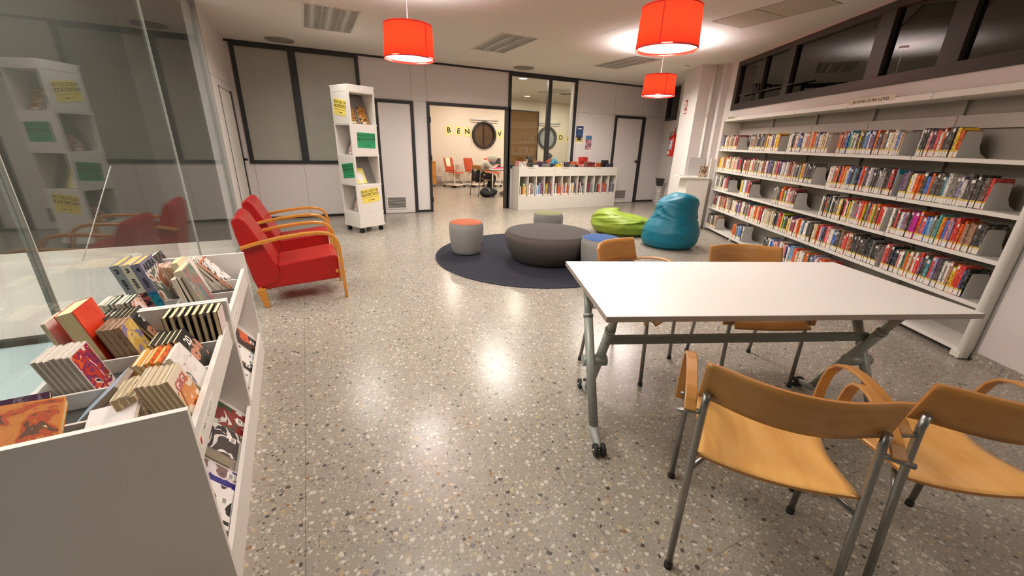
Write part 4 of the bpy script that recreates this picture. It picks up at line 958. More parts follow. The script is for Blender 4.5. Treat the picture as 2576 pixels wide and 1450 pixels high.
# ================================================================ comic bins along the glass
O_ = Vector((-.372, 1.165, 0)); MA = R(1.9)          # front near corner; local x = -depth (towards the glass is negative), y along the row
TM = Matrix.Translation(O_) @ Matrix.Rotation(MA, 4, 'Z')
M_bin = mat('bin_white', (222,216,210), .45)
UL = .865; DP = .475
def comic_unit(i, lab):
    t = thing('comic_bin', lab, 'book bin', O_ + (Matrix.Rotation(MA, 4, 'Z') @ Vector((0, i*(UL+.004), 0))), MA, 'white comic browser bins')
    th = .019; H = .705
    for y0 in (0, UL-th):
        b = MB(); b.box(-DP, 0, y0, y0+th, 0, H); b.build('side_panel', M_bin, t, bevel=.0012)
    b = MB(); b.box(-DP, -DP+.016, th, UL-th, 0, .625); b.build('back_panel', M_bin, t, bevel=.001)
    b = MB(); b.box(-.030, -.012, th, UL-th, .495, .605); b.build('front_board', M_bin, t, bevel=.001)
    b = MB(); b.box(-DP+.016, -.030, th, UL-th, .530, .545); b.build('bin_floor', mat('dark_bin_floor', (60,58,54), .7), t)
    b = MB(); b.box(-.262, -.250, th, UL-th, .545, .600); b.build('long_divider', M_bin, t, bevel=.001)
    for q in ((.235, .425, .645) if i == 0 else (.17, .40, .62)):
        b = MB(); b.box(-DP+.016, -.262, q, q+.010, .545, .600); b.build('cross_divider', M_bin, t)
        b = MB(); b.box(-.250, -.030, q+.02, q+.030, .545, .600); b.build('cross_divider', M_bin, t)
    b = MB(); b.box(-.016, 0, th, UL-th, 0, .155); b.build('front_lip', M_bin, t, bevel=.001)
    b = MB(); b.add([(-.018,th,.10),(-.018,UL-th,.10),(-.30,UL-th,.50),(-.30,th,.50),(-.018,th,.085),(-.018,UL-th,.085),(-.315,UL-th,.50),(-.315,th,.50)], [(0,1,2,3),(7,6,5,4),(0,4,5,1),(1,5,6,2),(2,6,7,3),(3,7,4,0)]); b.build('display_shelf', M_bin, t)
    T = Matrix.Translation((-.0115, .19, .548)) @ Matrix.Rotation(PI/2, 4, 'Z') @ Matrix.Rotation(PI/2, 4, 'X')
    b = MB(); b.box(-.0118, -.0112, .06, .32, .528, .568); g = b.build('name_label', M_paper, t)
    text('CÒMIC - ADULTS', .024, M_ink, g, T, .008, .0003)
    b = MB(); b.box(-.0112, -.0108, .072, .088, .536, .556); b.build('red_mark', mat('red_ink', (196,50,40), .6), g)
    return t
comic_unit(0, 'white comic bin nearest the camera, against the glass partition')
comic_unit(1, 'white comic bin behind the nearest one, next to the red armchairs')
cb = random.Random(8)
M_tan = mat('tan_page_edges', (168,148,118), .85, noise=.08, nscale=120)
M_crm = mat('cream_page_edges', (226,208,164), .85, noise=.04, nscale=90)
M_gry = mat('grey_page_edges', (178,166,150), .85, noise=.08, nscale=120)
def comic(x, y, lean, t, h, w, cover, page, label, art=None, zf=.546, spine_front=False, yaw=0, group='comic volumes in the white bins', title=None, tcol=None, tsize=.03, tpos=(.06,.14), tvert=False, sp=None):
    """a comic standing on the bin floor; lower left front corner at x,y; lean degrees tips the top towards the glass"""
    b = MB(); book_geo(b, t, h, w, None, 0, 1, spine_front)
    o = b.build('comic_book', [cover, page], bevel=0)
    o.matrix_world = Matrix.Translation((x, y, zf)) @ Matrix.Rotation(R(yaw), 4, 'Z') @ Matrix.Rotation(-R(lean), 4, 'Y')
    tag(o, label, 'comic book', group)
    if art:
        b = MB(); b.box(t, t+.0006, .004, w-.004, .006, h-(.006 if not title or tvert else .05)); b.build('cover_art', art, o)
    if title:
        T = Matrix.Translation((t+.001, tpos[0], tpos[1])) @ Matrix.Rotation(PI/2, 4, 'Z') @ Matrix.Rotation(PI/2, 4, 'X')
        if tvert: T = T @ Matrix.Rotation(-PI/2, 4, 'Z')
        text(title, tsize, tcol or M_ink, o, T, .02, .0003, 'cover_title')
    if sp:
        b = MB(); b.box(.0008, t-.0008, -.0005, 0, .004, h*.42); b.build('spine_art', sp[1], o)
        text(sp[0], .03, M_ink, o, Matrix.Translation((t/2, -.0005, h-.03)) @ Matrix.Rotation(PI/2, 4, 'X'), .03, .0003, 'spine_number')
        text(sp[2], .019, M_ink, o, Matrix.Translation((t/2, -.0005, h*.62)) @ Matrix.Rotation(PI/2, 4, 'X') @ Matrix.Rotation(-PI/2, 4, 'Z'), .02, .0003, 'spine_title')
    return o
def ns(i, n): return ['first', 'second', 'third', 'fourth', 'fifth', 'sixth', 'seventh', 'eighth', 'ninth', 'tenth'][i]
def stack(n, x, y, lean, tot, h, w, covers, page, where, arts=None, gap=0, jit=.004, **kw):
    xx = x; tt = (tot/n-gap)*math.cos(R(lean))
    for j in range(n):
        last = j == n-1; cv = covers[j % len(covers)]; hh = h+cb.uniform(-.003, .003)
        art = (arts if last else None); k2 = dict(kw) if last else {k: v for k, v in kw.items() if k in ('spine_front', 'zf', 'yaw')}
        comic(xx, y+cb.uniform(0, jit), lean, tt-.0006, hh, w, cv[0], page, '%s, %s from left %s' % (cv[1], ns(j, n), where), art, **k2)
        xx += tt/math.cos(R(lean))+gap
def C(code, nm): return (spine_mat(code), nm)
W_ = mat('white_cover', (226,218,212), .35); Kc = mat('black_cover', (34,32,30), .35)
# --- near bin, left column
art_w = printed('art_red_purple', [(226,218,212),(226,218,212),(196,52,30),(120,44,92),(214,84,40),(226,218,212),(44,34,50)], 16, .35, 1)
stack(6, -.808, 1.605, 14, .092, .175, .12, [(W_, 'white-covered comic')], M_gry, 'in the block above the left cross divider', art_w, title='TOKYO GHOUL', tvert=True, tsize=.019, tpos=(.104, .09), tcol=mat('brown_ink', (90,66,40), .5))
comic(-.868, 1.835, 10, .012, .215, .155, W_, M_crm, 'thin tall white comic leaning against the glass left of the thick red one')
comic(-.853+.045, 1.83, 13, .052, .242, .155, mat('orange_red_cover', (206,50,26), .35), M_crm, 'very thick red-orange comic omnibus in the near bin', printed('art_red_orange', [(206,50,26),(214,60,30),(222,76,36),(180,40,24)], 9, .35, 2))
stack(4, -.728, 1.822, 15, .070, .172, .115, [C('n', 'lavender-covered comic')], M_tan, 'in the brown-edged block right of the thick red one', printed('art_lavender_yellow', [(132,120,160),(138,126,168),(210,170,80),(224,196,120),(150,110,90)], 14, .35, 3))
stack(7, -.738, 1.945, 26, .112, .178, .115, [(Kc, 'black-covered comic')], M_crm, 'behind the lavender volumes at the left', printed('art_dark_face', [(40,38,36),(44,42,40),(60,56,52),(190,130,104),(52,48,46)], 10, .35, 4), title='20', tsize=.045, tpos=(.06, .14), tcol=M_paper)
comic(-.745, 1.455, -47, .019, .176, .118, mat('pale_blue_cover', (168,182,196), .4), M_gry, 'brown-edged comic leaning right over the divider, lower of the two')
comic(-.712, 1.452, -45, .018, .172, .118, spine_mat('R'), M_gry, 'brown-edged comic leaning right over the divider, upper of the two')
art_o = printed('art_orange', [(176,108,50),(182,114,56),(176,108,50),(160,70,40),(92,62,46),(204,176,130)], 16, .35, 5)
def flat_comic(m, loc, rot, t, w, h, cover, page, label, art):
    b = MB(); b.box(0, w, 0, h, 0, .0015, 0); b.box(0, w, 0, h, t-.0015, t, 0); b.box(0, .0015, 0, h, .0015, t-.0015, 0); b.box(.0015, w-.002, .002, h-.002, .0015, t-.0015, 1)
    o = b.build('comic_book', [cover, page]); o.matrix_world = Matrix.Translation(loc) @ Matrix.Rotation(R(rot[2]), 4, 'Z') @ Matrix.Rotation(R(rot[1]), 4, 'Y') @ Matrix.Rotation(R(rot[0]), 4, 'X')
    tag(o, label, 'comic book', 'comic volumes in the white bins')
    if art: b = MB(); b.box(.004, w-.004, .004, h-.004, t, t+.0005); b.build('cover_art', art, o)
    return o
flat_comic(0, (-.83, 1.20, .60), (22, 8, 12), .028, .155, .21, mat('ochre_cover', (198,120,46), .35), M_crm, 'large orange comic lying face up at the near left corner of the bin', art_o)
flat_comic(0, (-.842, 1.375, .565), (60, 0, 4), .012, .10, .14, spine_mat('p'), M_crm, 'purple comic peeking out behind the large orange one', None)
# --- near bin, right column
stack(3, -.545, 1.300, 10, .055, .158, .115, [C('c', 'cream-edged small comic')], M_tan, 'just left of the cream title volumes', None)
stack(6, -.478, 1.315, 15, .080, .176, .12, [(mat('cream_cover', (222,206,182), .35), 'cream-covered comic')], M_tan, 'in the front block of the right column', printed('art_cream_orange', [(222,206,182),(222,206,182),(206,130,60),(150,70,40),(222,180,120)], 13, .35, 6), title='GIGI', tsize=.044, tpos=(.06, .135), tcol=mat('rose_ink', (196,96,104), .5))
stack(2, -.522, 1.490, 20, .034, .165, .12, [(mat('ochre_edge_cover', (214,166,80), .4), 'yellow-topped comic')], M_pagew, 'in the second row of the right column', None)
stack(2, -.484, 1.487, 22, .040, .172, .12, [C('o', 'orange-backed comic')], mat('yellow_page_edges', (222,186,104), .8), 'beside the yellow-topped pair', None)
comic(-.440, 1.490, 23, .016, .165, .115, spine_mat('g'), M_pagew, 'grey-backed comic left of the white cover with a slender figure')
comic(-.420, 1.488, 24, .014, .178, .122, W_, M_pagew, 'white comic with a slender dark drawing, leaning left in the near bin', printed('art_white_sketch', [(224,220,216),(224,220,216),(224,220,216),(216,206,200),(92,84,84),(224,220,216)], 11, .35, 7))
flat_comic(0, (-.645, 1.20, .556), (34, -12, -14), .012, .125, .175, mat('pale_pink_cover', (224,206,202), .35), M_pagew, 'pale pink comic lying tilted behind the near end panel', printed('art_pale_pink', [(226,208,204),(226,208,204),(224,204,200),(214,176,164)], 9, .35, 8))
stack(5, -.508, 1.652, 27, .085, .168, .115, [(Kc, 'black-covered comic')], M_crm, 'in the third row of the right column', printed('art_dark_face', None or [(40,38,36)], 10), title='20', tsize=.045, tpos=(.06, .13), tcol=M_paper)
for j in range(8):
    comic(-.585+j*.0226, 1.872, 3-j*.4, .0155, .166, .112, [Kc, spine_mat('N'), spine_mat('K')][j % 3], M_crm, 'upright dark comic, %s from left in the row against the middle panel' % ns(j, 8), printed('art_pale_pink', [(0,0,0)]) if j == 7 else None)
# --- far bin
stack(6, -.815, 2.105, 14, .105, .172, .115, [(W_, 'white-edged comic'), C('a', 'olive-edged comic'), C('k', 'black-edged comic')], M_pagew, 'just behind the big thick red volume', printed('art_bright_mix', [(60,66,86),(214,170,150),(226,214,206),(190,120,110),(230,220,200)], 17, .35, 9))
aS = [printed('art_spine_teal', [(40,60,80),(30,110,130),(60,60,90),(20,40,60)], 22, .35, 10), printed('art_spine_red', [(60,40,50),(180,90,90),(40,34,40),(90,60,60)], 22, .35, 11), printed('art_spine_blue', [(80,84,110),(20,100,140),(40,140,160),(30,50,90)], 22, .35, 12)]
cvs = [mat('grey_blue_cover', (140,146,150), .35), mat('bone_cover', (206,200,182), .35), mat('slate_lilac_cover', (120,118,142), .35)]
for j in range(3):
    comic(-.838+j*.0385, 2.415, 13, .036, .257, .182, cvs[j], mat('amber_page_edges', (226,178,100), .8), '%s of the three very thick tall numbered comics in the far bin' % ['leftmost', 'middle one', 'rightmost'][j], printed('art_grey_green', [(116,116,128),(124,122,134),(84,96,84),(216,208,200),(150,96,76),(120,118,130)], 9, .35, 13) if j == 2 else None, spine_front=True, sp=(str(j+2), aS[j], 'AKIRA'), **({'title': 'AKIRA', 'tsize': .052, 'tpos': (.092, .222)} if j == 2 else {}))
stack(9, -.790, 2.665, 14, .150, .166, .112, [C('i', 'pink-edged small comic'), (W_, 'white-edged small comic')], M_tan, 'in the row behind the tall numbered ones', printed('art_salmon', [(206,120,110),(214,130,118),(190,96,90)], 10, .35, 14))
comic(-.80, 2.80, 20, .03, .20, .14, spine_mat('k'), M_pagew, 'black comic at the far left end of the far bin')
comic(-.765, 2.80, 32, .018, .20, .14, spine_mat('B'), M_pagew, 'dark purple comic with yellow lettering at the far end', printed('art_purple_dark', [(54,46,70),(64,56,84),(90,84,110),(40,34,50)], 14, .35, 15))
comic(-.615, 2.29, 10, .018, .20, .14, W_, M_pagew, 'white comic standing at the near end of the far bin right column')
comic(-.588, 2.30, 12, .018, .20, .14, Kc, M_pagew, 'black comic beside the white one in the far bin')
comic(-.567, 2.31, 18, .034, .235, .165, mat('cream_spine_cover', (204,196,172), .35), M_crm, 'thick comic with a green and teal cover in the far bin', printed('art_green_teal', [(96,110,96),(120,130,112),(150,96,90),(74,110,120),(180,174,150)], 11, .35, 16), spine_front=True)
comic(-.640, 2.50, 14, .03, .225, .15, mat('ivory_cover', (220,208,170), .35), M_crm, 'thick cream comic behind the green and teal one', None, spine_front=True)
comic(-.603, 2.505, 15, .02, .215, .15, W_, M_crm, 'cream comic with a white back behind the green and teal one', None, spine_front=True)
for j in range(3):
    comic(-.56+j*.030, 2.665, 30+j*3, .014, .205, .14, [W_, spine_mat('w'), spine_mat('o')][j], M_pagew, 'white comic with black lettering leaning left, %s from left at the far end' % ns(j, 3), printed('art_bw_brush', [(224,220,214),(224,220,214),(224,220,214),(60,56,54),(224,220,214),(40,36,36)], 12, .35, 17))
# --- magazines face up on the sloping lower shelves
SL = math.atan2(.40, .282)       # slope of the display shelf
def magazine(y, w, h, t, m, label, edge=None, extra=None):
    """lies on the display shelf of the bins with its lower edge against the lip; y along the row from the front near corner"""
    T = TM @ Matrix.Translation((-.020, y, .104)) @ Matrix.Rotation(-PI/2+PI, 4, 'Z')
    # local: u along the row, v up the slope
    a = SL; M2 = TM @ Matrix.Translation((-.0195-math.sin(a)*t, y, .1035+math.sin(a)*t*.40/.282)) @ Matrix(((0, -math.cos(a), math.sin(a), 0), (1, 0, 0, 0), (0, math.sin(a), math.cos(a), 0), (0, 0, 0, 1)))
    b = MB(); b.box(0, w, 0, h, 0, .001, 0); b.box(0, w, 0, h, t-.001, t, 0); b.box(.0015, w-.0015, .0015, h-.0015, .001, t-.001, 1)
    o = b.build('magazine', [edge or W_, M_pagew]); o.matrix_world = M2; tag(o, label, 'magazine', 'comic albums face out on the lower shelves')
    b = MB(); b.box(.003, w-.003, .003, h-.003, t, t+.0005); g = b.build('cover_art', m, o)
    b = MB(); b.box(w*.55, w*.55+.03, .02, .05, t+.0005, t+.0011); b.build('barcode_sticker', M_paper, o)
    b = MB(); [b.box(w*.55+.004+k*.0028, w*.55+.0052+k*.0028, .026, .042, t+.0011, t+.0014) for k in range(8)]; b.build('barcode', M_ink, o)
    return o
magazine(.035, .045, .20, .02, mat('dark_cover_art', (44,38,42), .4), 'dark album almost hidden at the near end of the lower shelf', Kc)
magazine(.110, .185, .25, .026, printed('art_line_drawing', [(222,216,212),(222,216,212),(60,56,54),(222,216,212),(222,216,212),(40,38,38),(222,216,212)], 7, .35, 20), 'thick white album with black line drawings on the lower shelf', W_)
magazine(.305, .105, .22, .010, printed('art_blue_white', [(60,50,110),(52,44,120),(210,200,200),(120,96,90),(60,50,110)], 9, .35, 21), 'blue and white album on the lower shelf of the nearest bin', W_)
magazine(.435, .165, .25, .036, printed('art_dark_white', [(50,42,42),(50,42,42),(62,52,52),(216,210,204),(46,38,40),(190,90,50)], 8, .35, 22), 'thick dark album with a white and red design on the lower shelf', mat('grey_spine', (120,112,104), .4))
magazine(.625, .175, .24, .010, printed('art_green_dark', [(52,92,54),(44,74,48),(120,40,36),(196,196,190),(40,52,44)], 7, .35, 23), 'dark green album on the lower shelf of the nearest bin', Kc)
magazine(UL+.06, .12, .24, .010, printed('art_green_mag', [(60,100,70),(70,110,80),(40,60,50)], 7, .35, 24), 'green album at the near end of the far bin lower shelf', Kc)
magazine(UL+.20, .15, .24, .012, printed('art_white_black', [(222,218,212),(222,218,212),(222,218,212),(60,58,56)], 8, .35, 25), 'white album with black lettering on the far bin lower shelf', W_)
magazine(UL+.365, .045, .24, .012, mat('black_mag', (40,38,38), .4), 'narrow black album between white and blue ones on the far bin', Kc)
magazine(UL+.42, .16, .25, .012, printed('art_sky_white', [(70,140,190),(70,140,190),(224,220,214),(224,220,214),(60,56,56),(70,140,190)], 7, .35, 26), 'sky blue and white album on the far bin lower shelf', W_)
magazine(UL+.60, .17, .25, .012, printed('art_black_orange', [(44,38,36),(44,38,36),(50,44,42),(206,84,34),(44,38,36)], 7, .35, 27), 'black and orange album at the far end of the lower shelf', Kc)

# ================================================================ books shown in the tower niches
def niche_book(face, a, lvl, w, h, art, label, up=.0):
    k = lvl; z0 = lv[k]+.010; sl = math.atan2(lv[k+1]-.02-z0, .18)
    if face == 'x': M_ = TT @ Matrix.Translation((a, .108, z0+up)) @ Matrix.Rotation(sl, 4, 'X')
    else: M_ = TT @ Matrix.Translation((.108, a, z0+up)) @ Matrix.Rotation(-PI/2, 4, 'Z') @ Matrix.Rotation(sl, 4, 'X')
    b = MB(); b.box(-w/2, w/2, 0, h, -.0, .014, 0); o = b.build('book', W_); o.matrix_world = M_; tag(o, label, 'book', 'new books in the display tower')
    b = MB(); b.box(-w/2, w/2, 0, h, .014, .0146); b.build('front_cover', art, o)
    b = MB(); b.box(-.03, .03, .008, .03, .0146, .015); b.build('cover_label', M_paper, o)
a1 = printed('art_gold_dark', [(50,34,24),(70,46,28),(206,150,60),(160,96,40),(40,28,24)], 16, .3, 30)
niche_book('x', .125, 3, .135, .24, printed('art_gold_dark2', [(44,30,24),(60,40,26),(190,140,60),(150,90,40),(214,190,150)], 17, .3, 31), 'dark gold comic, left of the two in the top right niche of the tower')
niche_book('x', .305, 3, .145, .25, a1, 'golden comic, right of the two in the top right niche of the tower')
yb = printed('art_yellow', [(206,190,60),(210,194,66),(204,186,56)], 5, .4, 32)
niche_book('x', .165, 1, .17, .245, yb, 'yellow book with a white portrait oval in the tower')
o = bpy.data.objects[[n for n in bpy.data.objects.keys() if n.startswith('book')][-1]]
b = MB(); T = TT @ Matrix.Translation((.165, .108, lv[1]+.010)) @ Matrix.Rotation(math.atan2(lv[2]-.02-lv[1]-.010, .18), 4, 'X') @ Matrix.Translation((0, .105, .0149)) @ Matrix.Scale(1.3, 4, (0, 1, 0))
b.lathe([(.052, 0), (.052, .0006)], 32, 0, None); oo = b.build('portrait_oval', M_paper, bpy.data.objects[[q.name for q in bpy.data.objects if q.get('label', '').startswith('yellow book with a white portrait')][0]])
oo.matrix_world = T
rp = printed('art_red_brown', [(60,30,30),(110,50,44),(190,130,110),(220,200,190),(90,40,40)], 18, .3, 33)
niche_book('y', .11, 2, .12, .19, rp, 'red and white comic in the second niche of the left face of the tower')
niche_book('y', .245, 2, .12, .19, rp, 'dark red comic deeper in the second left niche of the tower')
niche_book('y', .12, 0, .12, .22, a1, 'golden brown comic in the lowest left niche of the tower')
niche_book('y', .26, 0, .12, .20, rp, 'brown comic behind the golden one in the lowest left niche')

# ================================================================ things on the low bookcases
TOP = [(3.911,4.136,0.994,'w'),(3.954,4.136,1.011,'i'),(4.142,4.225,1.011,'c'),(4.220,4.417,0.984,'K'),(4.315,4.440,0.948,'w'),(4.429,4.602,1.017,'n'),(4.503,4.730,1.010,'p'),(4.555,4.748,0.973,'g'),(4.754,4.816,0.978,'k'),(4.730,4.825,1.034,'o'),(4.879,5.041,0.969,'y'),(5.023,5.126,0.991,'c'),(5.132,5.224,0.988,'K'),(5.175,5.386,1.000,'B'),(5.231,5.386,0.960,'g'),(5.311,5.487,1.018,'o'),(5.401,5.474,0.954,'k'),(5.489,5.640,0.966,'i'),(5.563,5.808,1.117,'r'),(5.672,5.886,1.020,'n'),(5.730,5.945,1.006,'R'),(5.972,6.071,0.998,'N'),(6.078,6.260,0.992,'o'),(6.172,6.362,1.056,'k'),(6.277,6.362,0.969,'B'),(6.365,6.479,0.995,'p'),(6.482,6.562,0.987,'k')]
for i, (xa, xb, zt, c) in enumerate(TOP):
    xa = max(xa, 3.985); dd = .02+.22*((i*7) % 4)/4 if zt > .985 else .015+.02*(i % 2)
    hh = zt-LH-.001; w_ = xb-xa
    o_ = printed('case_art_'+INK[c][3].replace(' ', '_'), [INK[c][:3], tuple(int(v*.7) for v in INK[c][:3]), INK[c][:3], tuple(min(255, int(v*.6+90)) for v in INK[c][:3])], 22, .3, i % 5)
    b = MB(); b.box(0, w_, 0, .03, 0, hh); o = b.build('disc_case', spine_mat(c)); o.location = (xa, YF+dd, LH+.0005)
    tag(o, '%s disc case or booklet, %s from left standing on the low bookcases' % (INK[c][3], nth(i+1)), 'disc case', 'cases standing on the low bookcases')
    b = MB(); b.box(.006, w_-.006, -.0006, 0, .005, hh-.005); b.build('cover_art', o_, o)
# leaflets on the stand by the column
for i, (dx, dy, c) in enumerate([(-.12, .10, 'g'), (-.02, .02, 'w'), (.06, .14, 'K'), (.0, .18, 'g'), (-.14, -.05, 'w')]):
    b = MB(); b.box(-.05, .05, -.075, .075, 0, .003); o = b.build('leaflet', printed('leaflet_%d' % i, [INK[c][:3], (200,190,176), INK[c][:3]], 30, .4, i)); o.matrix_world = TB @ Matrix.Translation((7.60+dx, -2.84+dy, .9052)) @ Matrix.Rotation(R(20*i), 4, 'Z')
    tag(o, ['grey leaflet at the front left', 'white leaflet in the middle', 'dark leaflet at the back right', 'grey leaflet at the front edge', 'white leaflet near the wall'][i]+' of the white stand by the column', 'leaflet', 'leaflets on the white stand')
b = MB(); b.box(-.07, .07, -.003, .003, 0, .19); o = b.build('booklet', printed('booklet_art', [(70,50,40),(120,90,70),(200,180,160),(60,44,36)], 16, .4, 60)); o.matrix_world = TB @ Matrix.Translation((7.52, -3.0, .9052)) @ Matrix.Rotation(R(90), 4, 'Z') @ Matrix.Rotation(R(-8), 4, 'X')
tag(o, 'dark brown booklet standing on the white stand by the column', 'booklet')
# ================================================================ things on the walls
def poster(x0, x1, z0, z1, y, cols, sc, label, seed, name='poster'):
    b = MB(); b.box(x0, x1, y-.001, y, z0, z1); o = b.build(name, M_paper); tag(o, label, 'poster')
    h = z1-z0; b = MB(); b.box(x0+.006, x1-.006, y-.0016, y-.001, z0+.03, z1-.006); b.build('artwork', printed(name+'_art_%d' % seed, cols, sc, .4, seed), o); return o
p = poster(5.578, 5.79, 1.40, 1.785, YB, [(40,70,120),(30,60,110),(60,90,130),(36,46,70)], 6, 'blue poster with a yellow lower part beside the glazed partition', 41)
b = MB(); b.box(5.59, 5.78, YB-.0022, YB-.0016, 1.43, 1.53); b.build('yellow_band', mat('poster_yellow', (206,186,96), .5), p)
b = MB(); b.box(5.63, 5.74, YB-.0028, YB-.0022, 1.47, 1.58); b.build('dark_motif', mat('poster_dark', (44,46,56), .5), p)
b = MB(); b.box(5.64, 5.73, YB-.0022, YB-.0016, 1.71, 1.735); b.build('headline', M_paper, p)
p = poster(5.86, 6.05, 1.24, 1.59, YB, [(222,216,210),(206,190,190),(190,120,130),(70,70,90),(222,216,210)], 14, 'white red and black poster right of the blue one', 42)
b = MB(); b.box(5.866, 6.044, YB-.0022, YB-.0016, 1.50, 1.58); b.build('blue_band', mat('poster_blue', (70,120,160), .5), p)
# letters over the round window: BENVINGUDES cards, those the doorway and panes show
def card(ch, x, z, tilt, label):
    o = MB().box(-.115, .115, -.14, .14, -.0006, .0006).build('letter_card', mat('pale_yellow_card', (232,218,140), .7))
    o.matrix_world = Matrix.Translation((x, YW-.003, z)) @ Matrix.Rotation(PI/2, 4, 'X') @ Matrix.Rotation(R(tilt), 4, 'Z')
    tag(o, label, 'sign', 'letter cards on the reading room wall')
    b = MB(); b.box(-.085, .085, -.108, .108, .0006, .001); b.build('card_centre', mat('pale_yellow_centre', (244,232,160), .7), o)
    text(ch, .22, M_ink, o, Matrix.Translation((0, .0, .0012)), .03)
card('B', 4.205, 1.686, 6, 'yellow card with letter B on the reading room wall')
card('E', 4.535, 1.672, -8, 'yellow card with letter E right of the letter B')
card('N', 4.835, 1.660, 6, 'yellow card with letter N left of the round window')
card('V', 5.995, 1.62, 5, 'yellow card with letter V right of the round window')
card('D', 8.46, 1.585, 3, 'yellow card with letter D right of the second round window')
card('E', 8.80, 1.56, -8, 'yellow card with letter E right of the letter D')
# roller blinds above the round windows
for (x0, x1, z, lab) in [(4.93, 5.93, 2.06, 'white roller blind over the first round window'), (7.48, 8.36, 2.06, 'white roller blind over the second round window')]:
    t = thing('roller_blind', lab, 'blind', (x0, YW-.05, z), 0, 'roller blinds over the round windows'); L_ = x1-x0
    b = MB(); b.tube([(0, 0, 0), (L_, 0, 0)], .032, 14); b.build('roller', M_white, t)
    b = MB(); b.box(.02, L_-.02, -.006, .006, -.085, -.055); b.build('bottom_bar', M_white, t)
    b = MB(); b.tube([(.01, -.03, 0), (.01, -.03, -.85)], .003, 6); b.build('chain', M_white, t)
b = MB(); b.box(3.76, 3.93, YW-.03, YW, .17, .29); t = b.build('socket_box', M_white); tag(t, 'white electrical socket box low on the reading room wall', 'socket')
for k in range(3): b = MB(); b.box(3.772+k*.052, 3.812+k*.052, YW-.034, YW-.03, .22, .26); b.build('socket', mat('socket_blue_grey', (150,160,190), .5), t)
# fire extinguisher and its sign, on the far part of the right wall
ex = thing('fire_extinguisher', 'red fire extinguisher hanging on the wall beyond the column', 'fire extinguisher', WB(9.74, 3.12, 1.19), R(60.92))
b = MB(); b.lathe([(.085, 0), (.092, .02), (.092, .36), (.075, .42), (.03, .46), (.028, .48)], 28); b.build('cylinder', mat('fire_red', (196,24,22), .3, coat=.4), ex)
b = MB(); b.tube([(0, 0, .48), (0, 0, .53)], .018, 10); b.strip([(0, 0, .53), (-.05, .02, .57), (-.09, .03, .60)], (0, 1, 0), .02, .006); b.strip([(0, 0, .52), (-.06, .02, .53)], (0, 1, 0), .02, .005); b.build('valve_handle', mat('fire_red'), ex)
b = MB(); b.tube([(.02, .03, .51), (.08, .06, .50), (.11, .06, .40), (.105, .05, .2), (.10, .05, .12)], .010, 10); b.build('hose', M_rubber, ex)
b = MB(); b.grid(lambda u, v: (.0932*math.cos(R(40+u*110)), .0932*math.sin(R(40+u*110)), .14+v*.2), 12, 1); b.build('instruction_label', printed('ext_label', [(224,220,216),(224,220,216),(60,60,120),(224,220,216)], 20, .4, 50), ex)
b = MB(); b.grid(lambda u, v: (.0934*math.cos(R(60+u*60)), .0934*math.sin(R(60+u*60)), .045+v*.07), 8, 1); b.build('date_label', M_paper, ex)
b = MB(); b.box(-.02, .02, -.11, -.085, .3, .4); b.build('wall_bracket', M_black, ex)
T = TB @ Matrix.Translation((8.28, -2.80, 2.09))
b = MB(); b.box(-.0, .11, .0005, .003, -.11, .13); o = b.build('fire_sign', mat('sign_red', (178,40,26), .45)); o.matrix_world = T; tag(o, 'small red and white extinguisher sign high on the column', 'sign')
b = MB(); b.box(.03, .08, .003, .004, -.01, .10); b.box(.02, .09, .003, .004, -.09, -.05); b.build('pictogram', M_paper, o)
# small items by the column
t = thing('hand_dryer_bin', 'small black bin on a coiled white post, behind the bean bag', 'bin', WB(10.2, 3.02, 0), 0) if False else None
sb = thing('coil_stand', 'small black holder on a coiled white post behind the column', 'stand', WB(10.1, 3.06, 0), R(60.92))
b = MB(); b.tube([(.055*math.cos(a*.5), .055*math.sin(a*.5), .02+a*.0042) for a in range(0, 110)], .008, 6); b.tube([(0, 0, 0), (0, 0, .50)], .012, 8); b.build('coil_post', M_white, sb)
b = MB(); b.add([(-.07,-.06,.50),(.07,-.06,.50),(.07,.06,.50),(-.07,.06,.50),(-.10,-.08,.67),(.10,-.08,.67),(.10,.08,.67),(-.10,.08,.67)], [(0,3,2,1),(4,5,6,7),(0,1,5,4),(1,2,6,5),(2,3,7,6),(3,0,4,7)]); b.build('basket', M_black, sb)
# wall socket at the right edge
b = MB(); b.box(.55, .64, -NB, -NB+.012, .27, .36); o = b.build('wall_socket', mat('cream_plastic', (222,206,160), .5)); o.matrix_world = TB; tag(o, 'cream wall socket low on the white wall at the right edge', 'socket')
